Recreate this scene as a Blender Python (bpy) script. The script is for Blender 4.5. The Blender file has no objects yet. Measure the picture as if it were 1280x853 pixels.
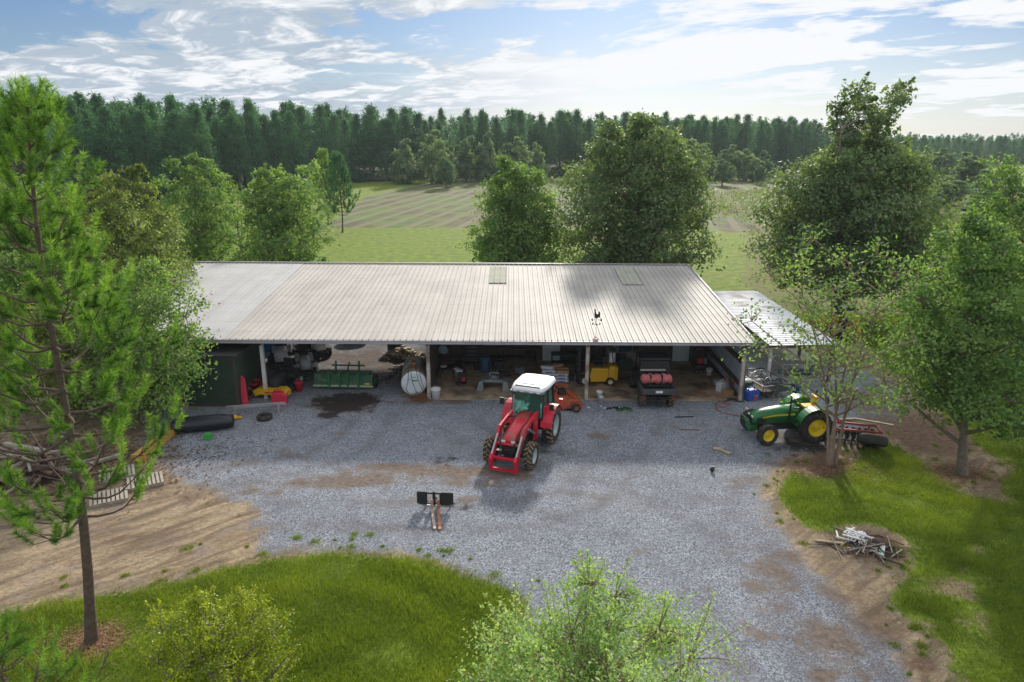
import bpy, math, random
import numpy as np
from mathutils import Vector, Matrix, Euler
R_ = math.radians
rng = np.random.default_rng(7)
random.seed(7)
scn = bpy.context.scene
# ------------------------------------------------------------------ camera
FPX, CAMH, PITCH, ROLL = 880.0, 12.5, math.atan(258.5/880), R_(.3)
cd = bpy.data.cameras.new('camera'); cam = bpy.data.objects.new('camera', cd)
scn.collection.objects.link(cam); scn.camera = cam
cd.sensor_width = 36; cd.lens = 36*FPX/1280; cd.clip_start = .1; cd.clip_end = 6000
cam.matrix_world = Matrix.Translation((0, 0, CAMH)) @ Matrix.Rotation(R_(90)-PITCH, 4, 'X') @ Matrix.Rotation(ROLL, 4, 'Z')
def ray(px, py):
    x = (px-640)/FPX; y = -(py-426.5)/FPX
    c, s = math.cos(ROLL), math.sin(ROLL)
    x, y = x*c-y*s, x*s+y*c
    return x, math.cos(PITCH)+y*math.sin(PITCH), -math.sin(PITCH)+y*math.cos(PITCH)
def at(px, py, z=0.0):
    d = ray(px, py); t = (z-CAMH)/d[2]
    return d[0]*t, d[1]*t, z
def atY(px, py, Y):
    d = ray(px, py); t = Y/d[1]
    return d[0]*t, Y, CAMH+d[2]*t
# ------------------------------------------------------------------ sky and sun
SUN_EL, SUN_AZ = R_(25.3), R_(10)          # azimuth measured from +Y towards +X
w = bpy.data.worlds.new('World'); scn.world = w; w.use_nodes = True
nt = w.node_tree; nt.nodes.clear(); N = nt.nodes.new; L = nt.links.new
out = N('ShaderNodeOutputWorld'); bg = N('ShaderNodeBackground'); L(bg.outputs[0], out.inputs[0])
sky = N('ShaderNodeTexSky'); sky.sky_type = 'NISHITA'; sky.sun_disc = False
sky.sun_elevation = SUN_EL; sky.sun_rotation = SUN_AZ
sky.air_density = 1.0; sky.dust_density = .5; sky.ozone_density = 3.0
tc = N('ShaderNodeTexCoord'); sep = N('ShaderNodeSeparateXYZ'); L(tc.outputs['Generated'], sep.inputs[0])
def wm(op, a, b=None, c=None):
    n = N('ShaderNodeMath'); n.operation = op
    for i, q in enumerate((a, b, c)):
        if q is None: continue
        if isinstance(q, (int, float)): n.inputs[i].default_value = q
        else: L(q, n.inputs[i])
    return n.outputs[0]
zz = wm('ADD', wm('MAXIMUM', sep.outputs[2], 0.0), 0.10)
cx = wm('DIVIDE', sep.outputs[0], zz); cy = wm('DIVIDE', sep.outputs[1], zz)
cmb = N('ShaderNodeCombineXYZ'); L(wm('ADD', wm('MULTIPLY', cx, 1.15), wm('MULTIPLY', cy, .38)), cmb.inputs[0]); L(wm('MULTIPLY', cy, 1.0), cmb.inputs[1])
def wnoise(scale, det, rough, dist, off):
    ad = N('ShaderNodeVectorMath'); ad.operation = 'ADD'; L(cmb.outputs[0], ad.inputs[0]); ad.inputs[1].default_value = off
    n = N('ShaderNodeTexNoise'); L(ad.outputs[0], n.inputs['Vector'])
    n.inputs['Scale'].default_value = scale; n.inputs['Detail'].default_value = det
    n.inputs['Roughness'].default_value = rough; n.inputs['Distortion'].default_value = dist
    return n.outputs['Fac']
def wramp(f, a, b):
    n = N('ShaderNodeMapRange'); n.interpolation_type = 'SMOOTHSTEP'; L(f, n.inputs[0])
    n.inputs[1].default_value = a; n.inputs[2].default_value = b
    return n.outputs[0]
n1 = wnoise(.75, 9, .60, .7, (31.0, 3.3, 4)); n2 = wnoise(2.8, 8, .62, .6, (9.0, 4.0, 2)); n3 = wnoise(.42, 3, .5, 0, (5.3, 1, 5))
msk = wm('ADD', wm('MULTIPLY', n1, .62), wm('ADD', wm('MULTIPLY', n2, .24), wm('MULTIPLY', n3, .34)))
# more cloud towards the upper left, clearer to the right
bias = wm('ADD', wm('MULTIPLY', wramp(sep.outputs[2], .125, .185), .055), wm('MULTIPLY', wm('MAXIMUM', wm('SUBTRACT', sep.outputs[2], .22), 0.0), .25))  # second term: unseen cloud overhead, added to brighten the shadows
bias = wm('ADD', bias, wm('MULTIPLY', wramp(sep.outputs[0], -.15, -.45), .02)); bias = wm('SUBTRACT', bias, wm('MULTIPLY', wramp(sep.outputs[0], -.08, .22), .045))
mb_ = wm('ADD', msk, bias); cl = wramp(mb_, .525, .59)
greyc = wm('MULTIPLY', wramp(wm('ADD', n2, wm('MULTIPLY', n1, .5)), .90, .70), wramp(sep.outputs[0], .15, -.25))
# thin milky veil low over the horizon, strongest below the sun
veil = wramp(sep.outputs[2], .19, -.02)
sx = wm('SUBTRACT', sep.outputs[0], .12)
vx = wm('POWER', 2.718, wm('MULTIPLY', wm('MULTIPLY', sx, sx), -3.2))
veil = wm('MULTIPLY', veil, wm('ADD', .25, wm('MULTIPLY', vx, .42)))
fac = wm('MAXIMUM', cl, veil)
mix = N('ShaderNodeMix'); mix.data_type = 'RGBA'
skb = N('ShaderNodeMix'); skb.data_type = 'RGBA'; skb.blend_type = 'MULTIPLY'; skb.inputs['Factor'].default_value = 1
L(sky.outputs[0], skb.inputs[6]); skb.inputs[7].default_value = (.30, .36, .465, 1)
L(fac, mix.inputs['Factor']); L(skb.outputs[2], mix.inputs[6]); 
cm = N('ShaderNodeMix'); cm.data_type = 'RGBA'; L(wm('MULTIPLY', greyc, .85), cm.inputs['Factor']); cm.inputs[6].default_value = (5.8, 5.9, 6.05, 1); cm.inputs[7].default_value = (2.3, 2.9, 3.6, 1); L(cm.outputs[2], mix.inputs[7])
L(mix.outputs[2], bg.inputs[0]); bg.inputs[1].default_value = .112
sd = bpy.data.lights.new('sun', 'SUN'); so = bpy.data.objects.new('sun', sd); scn.collection.objects.link(so)
sd.energy = 3.3; sd.angle = R_(3.5); sd.color = (1, .93, .82)
sv = Vector((math.sin(SUN_AZ)*math.cos(SUN_EL), math.cos(SUN_AZ)*math.cos(SUN_EL), math.sin(SUN_EL)))
so.rotation_euler = sv.to_track_quat('Z', 'Y').to_euler(); so.location = (0, 0, 60)
vs = scn.view_settings; vs.view_transform = 'Standard'; vs.look = 'None'; vs.gamma = 1; vs.use_curve_mapping = False
vs.exposure = .55
HAZE = .0002
scn.cycles.use_denoising = True; scn.cycles.max_bounces = 6; scn.cycles.transparent_max_bounces = 6
scn.cycles.diffuse_bounces = 3; scn.cycles.glossy_bounces = 3; scn.cycles.transmission_bounces = 4; scn.cycles.volume_bounces = 0
scn.cycles.sample_clamp_indirect = 6
# ------------------------------------------------------------------ materials
MATS = {}
def srgb(r, g, b):
    return tuple((c/12.92 if c <= .04045 else ((c+.055)/1.055)**2.4) for c in (r/255, g/255, b/255))
def M(name, col, rough=.6, metal=0, var=.18, scale=3.0, bump=0.0, bscale=20, dirt=None, dirt_amt=.0, spec=.5, emit=None, alpha=None, coat=0):
    if name in MATS: return MATS[name]
    m = bpy.data.materials.new(name); m.use_nodes = True; t = m.node_tree; b = t.nodes['Principled BSDF']
    b.inputs['Roughness'].default_value = rough; b.inputs['Metallic'].default_value = metal
    b.inputs['Specular IOR Level'].default_value = spec; b.inputs['Coat Weight'].default_value = coat
    c = t.nodes.new('ShaderNodeTexCoord'); n = t.nodes.new('ShaderNodeTexNoise'); t.links.new(c.outputs['Object'], n.inputs['Vector'])
    n.inputs['Scale'].default_value = scale; n.inputs['Detail'].default_value = 6; n.inputs['Roughness'].default_value = .65
    r = t.nodes.new('ShaderNodeMapRange'); t.links.new(n.outputs['Fac'], r.inputs[0]); r.inputs[1].default_value = .3; r.inputs[2].default_value = .7
    x = t.nodes.new('ShaderNodeMix'); x.data_type = 'RGBA'; t.links.new(r.outputs[0], x.inputs['Factor'])
    x.inputs[6].default_value = tuple(k*(1-var) for k in col)+(1,); x.inputs[7].default_value = tuple(min(1, k*(1+var)) for k in col)+(1,)
    o = x.outputs[2]
    if dirt:
        n2 = t.nodes.new('ShaderNodeTexNoise'); t.links.new(c.outputs['Object'], n2.inputs['Vector']); n2.inputs['Scale'].default_value = scale*.8; n2.inputs['Detail'].default_value = 8
        r2 = t.nodes.new('ShaderNodeMapRange'); t.links.new(n2.outputs['Fac'], r2.inputs[0]); r2.inputs[1].default_value = .62-dirt_amt*.35; r2.inputs[2].default_value = .75-dirt_amt*.25
        y = t.nodes.new('ShaderNodeMix'); y.data_type = 'RGBA'; t.links.new(r2.outputs[0], y.inputs['Factor']); t.links.new(o, y.inputs[6]); y.inputs[7].default_value = dirt+(1,); o = y.outputs[2]
    t.links.new(o, b.inputs['Base Color'])
    if bump:
        n3 = t.nodes.new('ShaderNodeTexNoise'); t.links.new(c.outputs['Object'], n3.inputs['Vector']); n3.inputs['Scale'].default_value = bscale; n3.inputs['Detail'].default_value = 5
        bp = t.nodes.new('ShaderNodeBump'); bp.inputs['Strength'].default_value = bump; bp.inputs['Distance'].default_value = .03
        t.links.new(n3.outputs['Fac'], bp.inputs['Height']); t.links.new(bp.outputs[0], b.inputs['Normal'])
    if emit: b.inputs['Emission Color'].default_value = emit+(1,); b.inputs['Emission Strength'].default_value = 1
    if alpha is not None: b.inputs['Transmission Weight'].default_value = alpha
    MATS[name] = m; return m
def leafmat(name, dark, light, trans=.35, rough=.5, spec=.35, ovar=0.0):
    if name in MATS: return MATS[name]
    m = bpy.data.materials.new(name); m.use_nodes = True; t = m.node_tree; b = t.nodes['Principled BSDF']; o = t.nodes['Material Output']
    a = t.nodes.new('ShaderNodeAttribute'); a.attribute_name = 'tint'
    x = t.nodes.new('ShaderNodeMix'); x.data_type = 'RGBA'; t.links.new(a.outputs['Fac'], x.inputs['Factor'])
    x.inputs[6].default_value = dark+(1,); x.inputs[7].default_value = light+(1,)
    oi = t.nodes.new('ShaderNodeObjectInfo'); ad = t.nodes.new('ShaderNodeMath'); ad.operation = 'MULTIPLY_ADD'; t.links.new(oi.outputs['Random'], ad.inputs[0]); ad.inputs[1].default_value = ovar; t.links.new(a.outputs['Fac'], ad.inputs[2])
    a2 = t.nodes.new('ShaderNodeMath'); a2.operation = 'SUBTRACT'; a2.use_clamp = True; t.links.new(ad.outputs[0], a2.inputs[0]); a2.inputs[1].default_value = ovar*.5; t.links.new(a2.outputs[0], x.inputs['Factor'])
    t.links.new(x.outputs[2], b.inputs['Base Color']); b.inputs['Roughness'].default_value = rough; b.inputs['Specular IOR Level'].default_value = spec
    tr = t.nodes.new('ShaderNodeBsdfTranslucent')
    h = t.nodes.new('ShaderNodeMix'); h.data_type = 'RGBA'; h.blend_type = 'MULTIPLY'; h.inputs['Factor'].default_value = 1; t.links.new(x.outputs[2], h.inputs[6]); h.inputs[7].default_value = (1.5, 1.5, .6, 1)
    t.links.new(h.outputs[2], tr.inputs['Color'])
    ms = t.nodes.new('ShaderNodeMixShader'); ms.inputs[0].default_value = trans; t.links.new(b.outputs[0], ms.inputs[1]); t.links.new(tr.outputs[0], ms.inputs[2]); t.links.new(ms.outputs[0], o.inputs[0])
    MATS[name] = m; return m
# ------------------------------------------------------------------ mesh helpers
def link(o): scn.collection.objects.link(o); return o
def npmesh(name, V, F, tint=None):
    """F: (n,k) array of equal sized faces"""
    me = bpy.data.meshes.new(name); n, k = F.shape
    me.vertices.add(len(V)); me.vertices.foreach_set('co', np.ascontiguousarray(V, dtype=np.float32).ravel())
    me.loops.add(n*k); me.loops.foreach_set('vertex_index', np.ascontiguousarray(F, dtype=np.int32).ravel())
    me.polygons.add(n); me.polygons.foreach_set('loop_start', np.arange(0, n*k, k, dtype=np.int32))
    me.update(calc_edges=True)
    if tint is not None:
        at_ = me.attributes.new('tint', 'FLOAT', 'POINT'); at_.data.foreach_set('value', np.ascontiguousarray(tint, dtype=np.float32))
    return me
def rotm(rx=0, ry=0, rz=0): return np.array(Euler((rx, ry, rz)).to_matrix())
class MB:
    def __init__(s): s.v = []; s.f = []; s.sm = []
    def add(s, v, f, smooth=False):
        o = len(s.v); s.v += [tuple(map(float, p)) for p in v]; s.f += [tuple(i+o for i in q) for q in f]; s.sm += [smooth]*len(f); return s
    def box(s, c, d, rx=0, ry=0, rz=0, taper=1.0):
        m = rotm(rx, ry, rz); h = np.array(d)/2
        P = []
        for z in (-1, 1):
            k = taper if z > 0 else 1
            for (x, y) in ((-1, -1), (1, -1), (1, 1), (-1, 1)): P.append(m @ (np.array((x*k, y*k, z))*h)+np.array(c))
        return s.add(P, [(3, 2, 1, 0), (4, 5, 6, 7), (0, 1, 5, 4), (1, 2, 6, 5), (2, 3, 7, 6), (3, 0, 4, 7)])
    def beam(s, a, b, w=.1, h=.1):
        a = Vector(a); b = Vector(b); d = b-a
        up = Vector((0, 0, 1)) if abs(d.normalized().z) < .95 else Vector((0, 1, 0))
        x = d.normalized(); y = up.cross(x).normalized(); z = x.cross(y)
        P = [p + y*sy*w/2 + z*sz*h/2 for p in (a, b) for (sy, sz) in ((-1, -1), (1, -1), (1, 1), (-1, 1))]
        return s.add(P, [(3, 2, 1, 0), (4, 5, 6, 7), (0, 1, 5, 4), (1, 2, 6, 5), (2, 3, 7, 6), (3, 0, 4, 7)])
    def tube(s, pts, rad, n=8, smooth=True):
        pts = [Vector(p) for p in pts]
        if not hasattr(rad, '__len__'): rad = [rad]*len(pts)
        V = []; F = []; prev = None
        for i, p in enumerate(pts):
            d = (pts[min(i+1, len(pts)-1)]-pts[max(i-1, 0)])
            d = d.normalized() if d.length > 1e-9 else Vector((0, 0, 1))
            if prev is None: u = d.orthogonal().normalized()
            else: u = (prev - d*prev.dot(d)); u = u.normalized() if u.length > 1e-6 else d.orthogonal().normalized()
            prev = u; v = d.cross(u)
            for k in range(n):
                a = 2*math.pi*k/n; V.append(p+(u*math.cos(a)+v*math.sin(a))*rad[i])
        for i in range(len(pts)-1):
            for k in range(n): F.append((i*n+k, i*n+(k+1) % n, (i+1)*n+(k+1) % n, (i+1)*n+k))
        s.add(V, F, smooth); o = len(V)
        s.add(V[:n], [tuple(range(n-1, -1, -1))]); s.add(V[-n:], [tuple(range(n))]); return s
    def cyl(s, a, b, r, n=14): return s.tube([a, b], r, n)
    def prism(s, prof, y0, y1):
        """prof: list of (x,z) extruded along y"""
        n = len(prof); V = [(x, y0, z) for x, z in prof]+[(x, y1, z) for x, z in prof]
        F = [tuple(range(n)), tuple(range(2*n-1, n-1, -1))]+[(i, i+n, (i+1) % n+n, (i+1) % n) for i in range(n)]
        return s.add(V, F)
    def loft(s, rings, smooth=False, caps=True):
        n = len(rings[0]); V = [p for r in rings for p in r]; F = []
        for i in range(len(rings)-1):
            for k in range(n): F.append((i*n+k, i*n+(k+1) % n, (i+1)*n+(k+1) % n, (i+1)*n+k))
        if caps: F += [tuple(range(n-1, -1, -1)), tuple(range((len(rings)-1)*n, len(rings)*n))]
        return s.add(V, F, smooth)
    def lathe(s, prof, c=(0, 0, 0), axis='y', n=24, smooth=True):
        """prof: (r, t) pairs round axis"""
        V = []; F = []; m = len(prof)
        for k in range(n):
            a = 2*math.pi*k/n; ca, sa = math.cos(a), math.sin(a)
            for r, t in prof:
                p = {'y': (r*ca, t, r*sa), 'z': (r*ca, r*sa, t), 'x': (t, r*ca, r*sa)}[axis]
                V.append((p[0]+c[0], p[1]+c[1], p[2]+c[2]))
        for k in range(n):
            for j in range(m-1): F.append((k*m+j, ((k+1) % n)*m+j, ((k+1) % n)*m+j+1, k*m+j+1))
        return s.add(V, F, smooth)
    def ball(s, c, r, n=10, sz=1.0, jit=0):
        prof = [(max(.001, r*math.sin(math.pi*i/n)), -r*sz*math.cos(math.pi*i/n)) for i in range(n+1)]
        b = MB(); b.lathe(prof, (0, 0, 0), 'z', n*2)
        V = [(p[0]*(1+random.uniform(-jit, jit))+c[0], p[1]*(1+random.uniform(-jit, jit))+c[1], p[2]*(1+random.uniform(-jit, jit))+c[2]) for p in b.v]
        return s.add(V, b.f, True)
    def build(s, name, mat, parent=None, bevel=0, label=None, loc=None, rz=None):
        me = bpy.data.meshes.new(name); me.from_pydata(s.v, [], s.f); me.update()
        me.polygons.foreach_set('use_smooth', s.sm); me.materials.append(mat)
        o = link(bpy.data.objects.new(name, me))
        import bmesh
        b = bmesh.new(); b.from_mesh(me); bmesh.ops.recalc_face_normals(b, faces=b.faces); b.to_mesh(me); b.free()
        if parent: o.parent = parent
        if bevel:
            md = o.modifiers.new('bevel', 'BEVEL'); md.width = bevel; md.segments = 2; md.limit_method = 'ANGLE'; md.angle_limit = R_(40)
        if label: o['label'] = label
        if loc: o.location = loc
        if rz is not None: o.rotation_euler.z = rz
        return o
def thing(name, label, cat, loc=(0, 0, 0), rz=0, group=None):
    o = link(bpy.data.objects.new(name, None)); o.location = loc; o.rotation_euler = (0, 0, rz); o.empty_display_size = .2
    o['label'] = label; o['category'] = cat
    if group: o['group'] = group
    return o
def tag(o, label, cat, group=None):
    o['label'] = label; o['category'] = cat
    if group: o['group'] = group
    return o
def struct(o): o['kind'] = 'structure'; return o
def kids(o): return [c for c in bpy.data.objects if c.parent == o]
def dup(root, kd, loc, rz=0, label=None, scale=None):
    r = root.copy(); link(r); r.location = loc; r.rotation_euler = (0, 0, rz)
    if scale: r.scale = scale
    if label: r['label'] = label
    for c in kd:
        d = c.copy(); link(d); d.parent = r
    return r
# ------------------------------------------------------------------ ground
def lines(a, b, step, lo, hi, g=1.10, m1=3.0, lim=(-130, 300)):
    c = list(np.arange(a, b+1e-6, step)); s = step; x = c[-1]
    while x < hi: s = min(s*g, m1 if x < lim[1] else 60); x += s; c.append(x)
    s = step; x = c[0]; pre = []
    while x > lo: s = min(s*g, m1 if x > lim[0] else 60); x -= s; pre.append(x)
    return np.array(pre[::-1]+c)
GX = lines(-26, 31, .22, -1500, 1500, lim=(-110, 130)); GY = lines(9, 52, .22, -60, 2600, lim=(-30, 350))
XX, YY = np.meshgrid(GX, GY); nX, nY = len(GX), len(GY)
def inpoly(poly, X, Y):
    r = np.zeros(X.shape, bool); n = len(poly); j = n-1
    for i in range(n):
        xi, yi = poly[i][:2]; xj, yj = poly[j][:2]
        if abs(yi-yj) > 1e-9:
            c = ((yi > Y) != (yj > Y)) & (X < (xj-xi)*(Y-yi)/(yj-yi)+xi); r ^= c
        j = i
    return r
PX = lambda *q: [at(a, b) for a, b in q]
sand_poly = PX((-900, 600), (-300, 540), (0, 500), (150, 495))+[(-21, 33), (-26, 52), (14, 54), (19, 50), (22, 42), (21, 36)] + \
    PX((1150, 480), (1180, 520), (1260, 590), (1250, 625), (1190, 615), (1150, 580), (1100, 545), (1088, 548), (1070, 572), (1065, 590), (1030, 600), (985, 592), (975, 605), (978, 630), (1000, 655), (1035, 672), (1050, 656),
       (1100, 654), (1135, 675), (1142, 702), (1128, 735), (1110, 752), (1135, 775), (1165, 790), (1187, 812), (1195, 853), (1230, 1000), (600, 1600), (600, 1000), (640, 853), (655, 765), (640, 742), (600, 729), (560, 712),
       (500, 698), (420, 695), (350, 698), (300, 706), (230, 727), (130, 747), (60, 756), (0, 772), (-200, 800), (-900, 900))
grav_poly = PX((175, 555), (205, 590), (235, 605), (330, 635), (325, 660), (300, 690), (350, 690), (430, 688), (500, 690), (560, 705), (620, 728), (665, 760), (640, 1000), (600, 1600), (1210, 1500), (1160, 900), (1145, 840), (1110, 790), (1060, 750), (1010, 705), (965, 655),
       (945, 610), (960, 575), (1060, 556), (1095, 535), (1140, 520), (1125, 490), (1090, 470), (1060, 455), (930, 450))+[(11, 47), (-19, 47), (-17, 32)]
lawn_patch = []
pine_ring = PX((70, 815), (95, 785), (130, 776), (152, 790), (150, 812), (120, 830), (85, 830))
field_poly = PX((395, 286), (440, 262), (455, 246), (520, 232), (590, 213), (660, 205), (700, 202), (960, 205), (1020, 215), (1040, 290), (900, 289), (640, 286))
def mask(p): return inpoly(p, XX, YY).astype(np.float32)
sand = mask(sand_poly); grav = mask(grav_poly)
sand = np.maximum(sand, mask(pine_ring))
grass = 1-sand; grass = np.where(sand > 0, 0, 1).astype(np.float32); grav = grav*sand
field = mask(field_poly)
def blur(a, k):
    for _ in range(k):
        b = a.copy(); b[1:-1, 1:-1] = (a[1:-1, 1:-1]*2+a[:-2, 1:-1]+a[2:, 1:-1]+a[1:-1, :-2]+a[1:-1, 2:])/6; a = b
    return a
edgeband = blur(grass, 60); grass = blur(grass, 9); grav = blur(grav, 42); field = blur(field, 2)
def spots(lst):
    m = np.zeros_like(XX)
    for (px, py, wx, wy, s) in lst:      # centre, half sizes on the photo, strength
        x0, y0, _ = at(px, py); x1, _, _ = at(px+wx, py); y1 = at(px, py-wy)[1]; rx = abs(x1-x0); ry = abs(y1-y0)
        m = np.maximum(m, s*np.exp(-(((XX-x0)/rx)**2+((YY-y0)/ry)**2)*1.1))
    return m
dirt = spots([(560, 590, 90, 10, .8), (450, 600, 100, 12, .75), (500, 585, 80, 8, .6), (640, 592, 40, 10, .7), (400, 605, 80, 10, .6), (590, 600, 80, 14, .5), (560, 625, 60, 9, .5), (1040, 588, 70, 22, .95), (1200, 590, 55, 16, .8), (1010, 550, 70, 14, .6), (750, 545, 35, 8, .5),
              (430, 505, 50, 12, 1), (1060, 740, 60, 30, .6), (1090, 682, 55, 26, 1), (60, 590, 170, 40, 1), (110, 805, 40, 22, .9), (960, 790, 40, 16, .5), (1030, 845, 20, 10, .8), (970, 715, 30, 8, .3), (880, 735, 40, 9, .35), (560, 500, 60, 10, .6), (1200, 735, 30, 20, .45), (1215, 770, 35, 20, .45),
              (470, 450, 140, 20, .6), (250, 700, 120, 10, .3), (880, 540, 150, 20, .25), (1245, 640, 20, 10, .4), (1160, 540, 90, 36, .95), (1110, 505, 70, 22, .8), (990, 640, 30, 30, .5), (1010, 700, 50, 20, .55), (1090, 780, 50, 30, .7), (1150, 830, 30, 20, .8), (330, 615, 80, 8, .5), (960, 720, 60, 60, .5), (1040, 800, 70, 50, .6), (1000, 660, 40, 30, .5), (930, 600, 60, 20, .35), (350, 570, 120, 14, .35), (480, 540, 120, 12, .3), (700, 620, 90, 10, .35), (820, 690, 60, 10, .3), (720, 600, 60, 8, .3), (250, 620, 60, 25, .5), (90, 700, 120, 12, .5), (380, 700, 60, 5, .5), (1250, 700, 30, 8, .4), (1230, 520, 80, 30, .35)])
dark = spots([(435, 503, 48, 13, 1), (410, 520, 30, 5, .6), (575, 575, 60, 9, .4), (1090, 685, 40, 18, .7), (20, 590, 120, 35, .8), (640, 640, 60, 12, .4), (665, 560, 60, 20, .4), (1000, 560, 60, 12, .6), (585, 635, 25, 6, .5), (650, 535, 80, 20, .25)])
bare = spots([(1190, 735, 55, 20, .95), (1235, 620, 40, 14, .8), (1140, 620, 25, 8, .5), (1100, 600, 20, 6, .4), (1225, 690, 30, 10, .7), (700, 340, 10, 3, .1), (1215, 775, 45, 20, .8), (1170, 700, 30, 8, .4), (1240, 650, 30, 8, .5), (1160, 780, 30, 16, .6), (400, 700, 60, 4, .3), (1230, 580, 60, 20, .9), (1170, 560, 50, 12, .8), (1260, 720, 25, 8, .4), (1200, 850, 40, 14, .5), (1080, 690, 60, 35, 1), (1230, 505, 90, 20, .45), (1150, 470, 60, 12, .5), (300, 762, 8, 3, .4), (400, 752, 20, 3, .35), (520, 748, 15, 3, .4), (420, 700, 20, 4, .3)])
bare = np.maximum(bare*.9, .24*((XX > 13.5) & (YY < 45)))
wild = ((YY > 50) & (XX > 20) & (YY < 190) & (XX > YY*.33)).astype(np.float32); wild = blur(wild, 6)
E_ = [(-105, 86), (-72, 106), (-62, 128), (-53, 158), (-42, 190), (-15, 212), (25, 222), (62, 236), (98, 252), (128, 280), (165, 320), (215, 345), (290, 345)]
forest = mask(E_+[(1400, 345), (1400, 2500), (-1400, 2500), (-1400, 20), (-105, 20)])
ruts = np.zeros_like(XX)
def rutline(pts, wd=.32, s=1.0):
    q = [at(*p)[:2] for p in pts]
    Q = []
    for i in range(len(q)-1):
        for k in range(10): u = k/10; Q.append((q[i][0]*(1-u)+q[i+1][0]*u, q[i][1]*(1-u)+q[i+1][1]*u))
    Q = np.array(Q); Q = np.stack([np.convolve(np.pad(Q[:, j], 6, 'edge'), np.ones(13)/13, 'valid') for j in (0, 1)], 1)
    tg = np.gradient(Q, axis=0); nn = np.stack([-tg[:, 1], tg[:, 0]], 1); nn /= np.linalg.norm(nn, axis=1)[:, None]+1e-9
    for side in (-.85, .85):
        for x, y in Q+nn*side:
            i0, i1 = np.searchsorted(GX, (x-1.2, x+1.2)); j0, j1 = np.searchsorted(GY, (y-1.2, y+1.2))
            d2 = (XX[j0:j1, i0:i1]-x)**2+(YY[j0:j1, i0:i1]-y)**2; ruts[j0:j1, i0:i1] = np.maximum(ruts[j0:j1, i0:i1], s*np.exp(-d2/wd**2))
rutline([(-100, 720), (100, 680), (260, 650), (400, 640), (560, 650), (700, 640), (760, 600), (790, 540), (815, 515)], s=.9)
rutline([(1130, 1000), (1080, 850), (1010, 760), (920, 660), (800, 600), (690, 570), (610, 560), (560, 520)], s=.8)
rutline([(-100, 690), (60, 650), (200, 610), (330, 590), (450, 560), (470, 510)], s=.9)
rutline([(-100, 745), (120, 715), (300, 672), (420, 668), (560, 690)], s=.9)
rutline([(900, 900), (860, 760), (760, 680), (600, 640), (560, 600)], s=.5)
rutline([(1140, 500), (1060, 520), (960, 600), (900, 700), (960, 853), (980, 1000)], s=.7)
GZ = np.zeros_like(XX)+.02*np.sin(XX*.9+np.sin(YY*.5))*np.sin(YY*.7+1)*(grass > .5)
m = bpy.data.materials.new('ground_surface'); m.use_nodes = True; t = m.node_tree; N = t.nodes.new; L = t.links.new; bs = t.nodes['Principled BSDF']
geo = N('ShaderNodeNewGeometry')
def nz(scale, det=6, rough=.6, stretch=None, rot=0, dist=0):
    v = geo.outputs['Position']
    if stretch or rot:
        mp = N('ShaderNodeMapping'); L(v, mp.inputs[0]); mp.inputs['Rotation'].default_value = (0, 0, rot); m2 = N('ShaderNodeMapping'); L(mp.outputs[0], m2.inputs[0]); m2.inputs['Scale'].default_value = stretch or (1, 1, 1); v = m2.outputs[0]
    n = N('ShaderNodeTexNoise'); L(v, n.inputs['Vector']); n.inputs['Scale'].default_value = scale; n.inputs['Detail'].default_value = det; n.inputs['Roughness'].default_value = rough; n.inputs['Distortion'].default_value = dist
    return n.outputs['Fac']
def mt(op, a, b=None, c=None):
    n = N('ShaderNodeMath'); n.operation = op
    for i, q in enumerate((a, b, c)):
        if q is None: continue
        if isinstance(q, (int, float)): n.inputs[i].default_value = q
        else: L(q, n.inputs[i])
    return n.outputs[0]
def ss(f, a, b):
    n = N('ShaderNodeMapRange'); n.interpolation_type = 'SMOOTHSTEP'; L(f, n.inputs[0]); n.inputs[1].default_value = a; n.inputs[2].default_value = b; return n.outputs[0]
def mx(f, a, b):
    n = N('ShaderNodeMix'); n.data_type = 'RGBA'
    L(f, n.inputs['Factor']) if not isinstance(f, (int, float)) else setattr(n.inputs['Factor'], 'default_value', f)
    for i, q in ((6, a), (7, b)):
        if isinstance(q, tuple): n.inputs[i].default_value = q+(1,)
        else: L(q, n.inputs[i])
    return n.outputs[2]
def attr(nm):
    a = N('ShaderNodeAttribute'); a.attribute_name = nm; return a.outputs['Fac']
nA = nz(.9, 8, .65); nB = nz(6, 6, .7); nC = nz(45, 3, .7); nD = nz(.25, 4, .5)
streak = nz(1.0, 10, .72, (.40, 1.9, 1), R_(-40), .5); clod = nz(9, 6, .75); streak2 = nz(1.3, 7, .65, (.30, 1.8, 1), R_(-65), .6)
# sand / bare earth
sandc = mx(ss(streak, .36, .64), (.17, .12, .08), (.46, .35, .225)); sandc = mx(mt('MULTIPLY', ss(clod, .52, .66), .6), sandc, (.11, .08, .06)); sandc = mx(mt('MULTIPLY', ss(nA, .5, .68), .5), sandc, (.27, .24, .23)); sandc = mx(mt('MULTIPLY', ss(nB, .42, .66), .55), sandc, (.15, .105, .065)); sandc = mx(mt('MULTIPLY', ss(nC, .5, .8), .3), sandc, (.55, .47, .38))
earth = mx(ss(nB, .35, .65), (.10, .06, .042), (.25, .16, .105)); earth = mx(mt('MULTIPLY', ss(nC, .5, .75), .45), earth, (.33, .24, .18))
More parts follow.
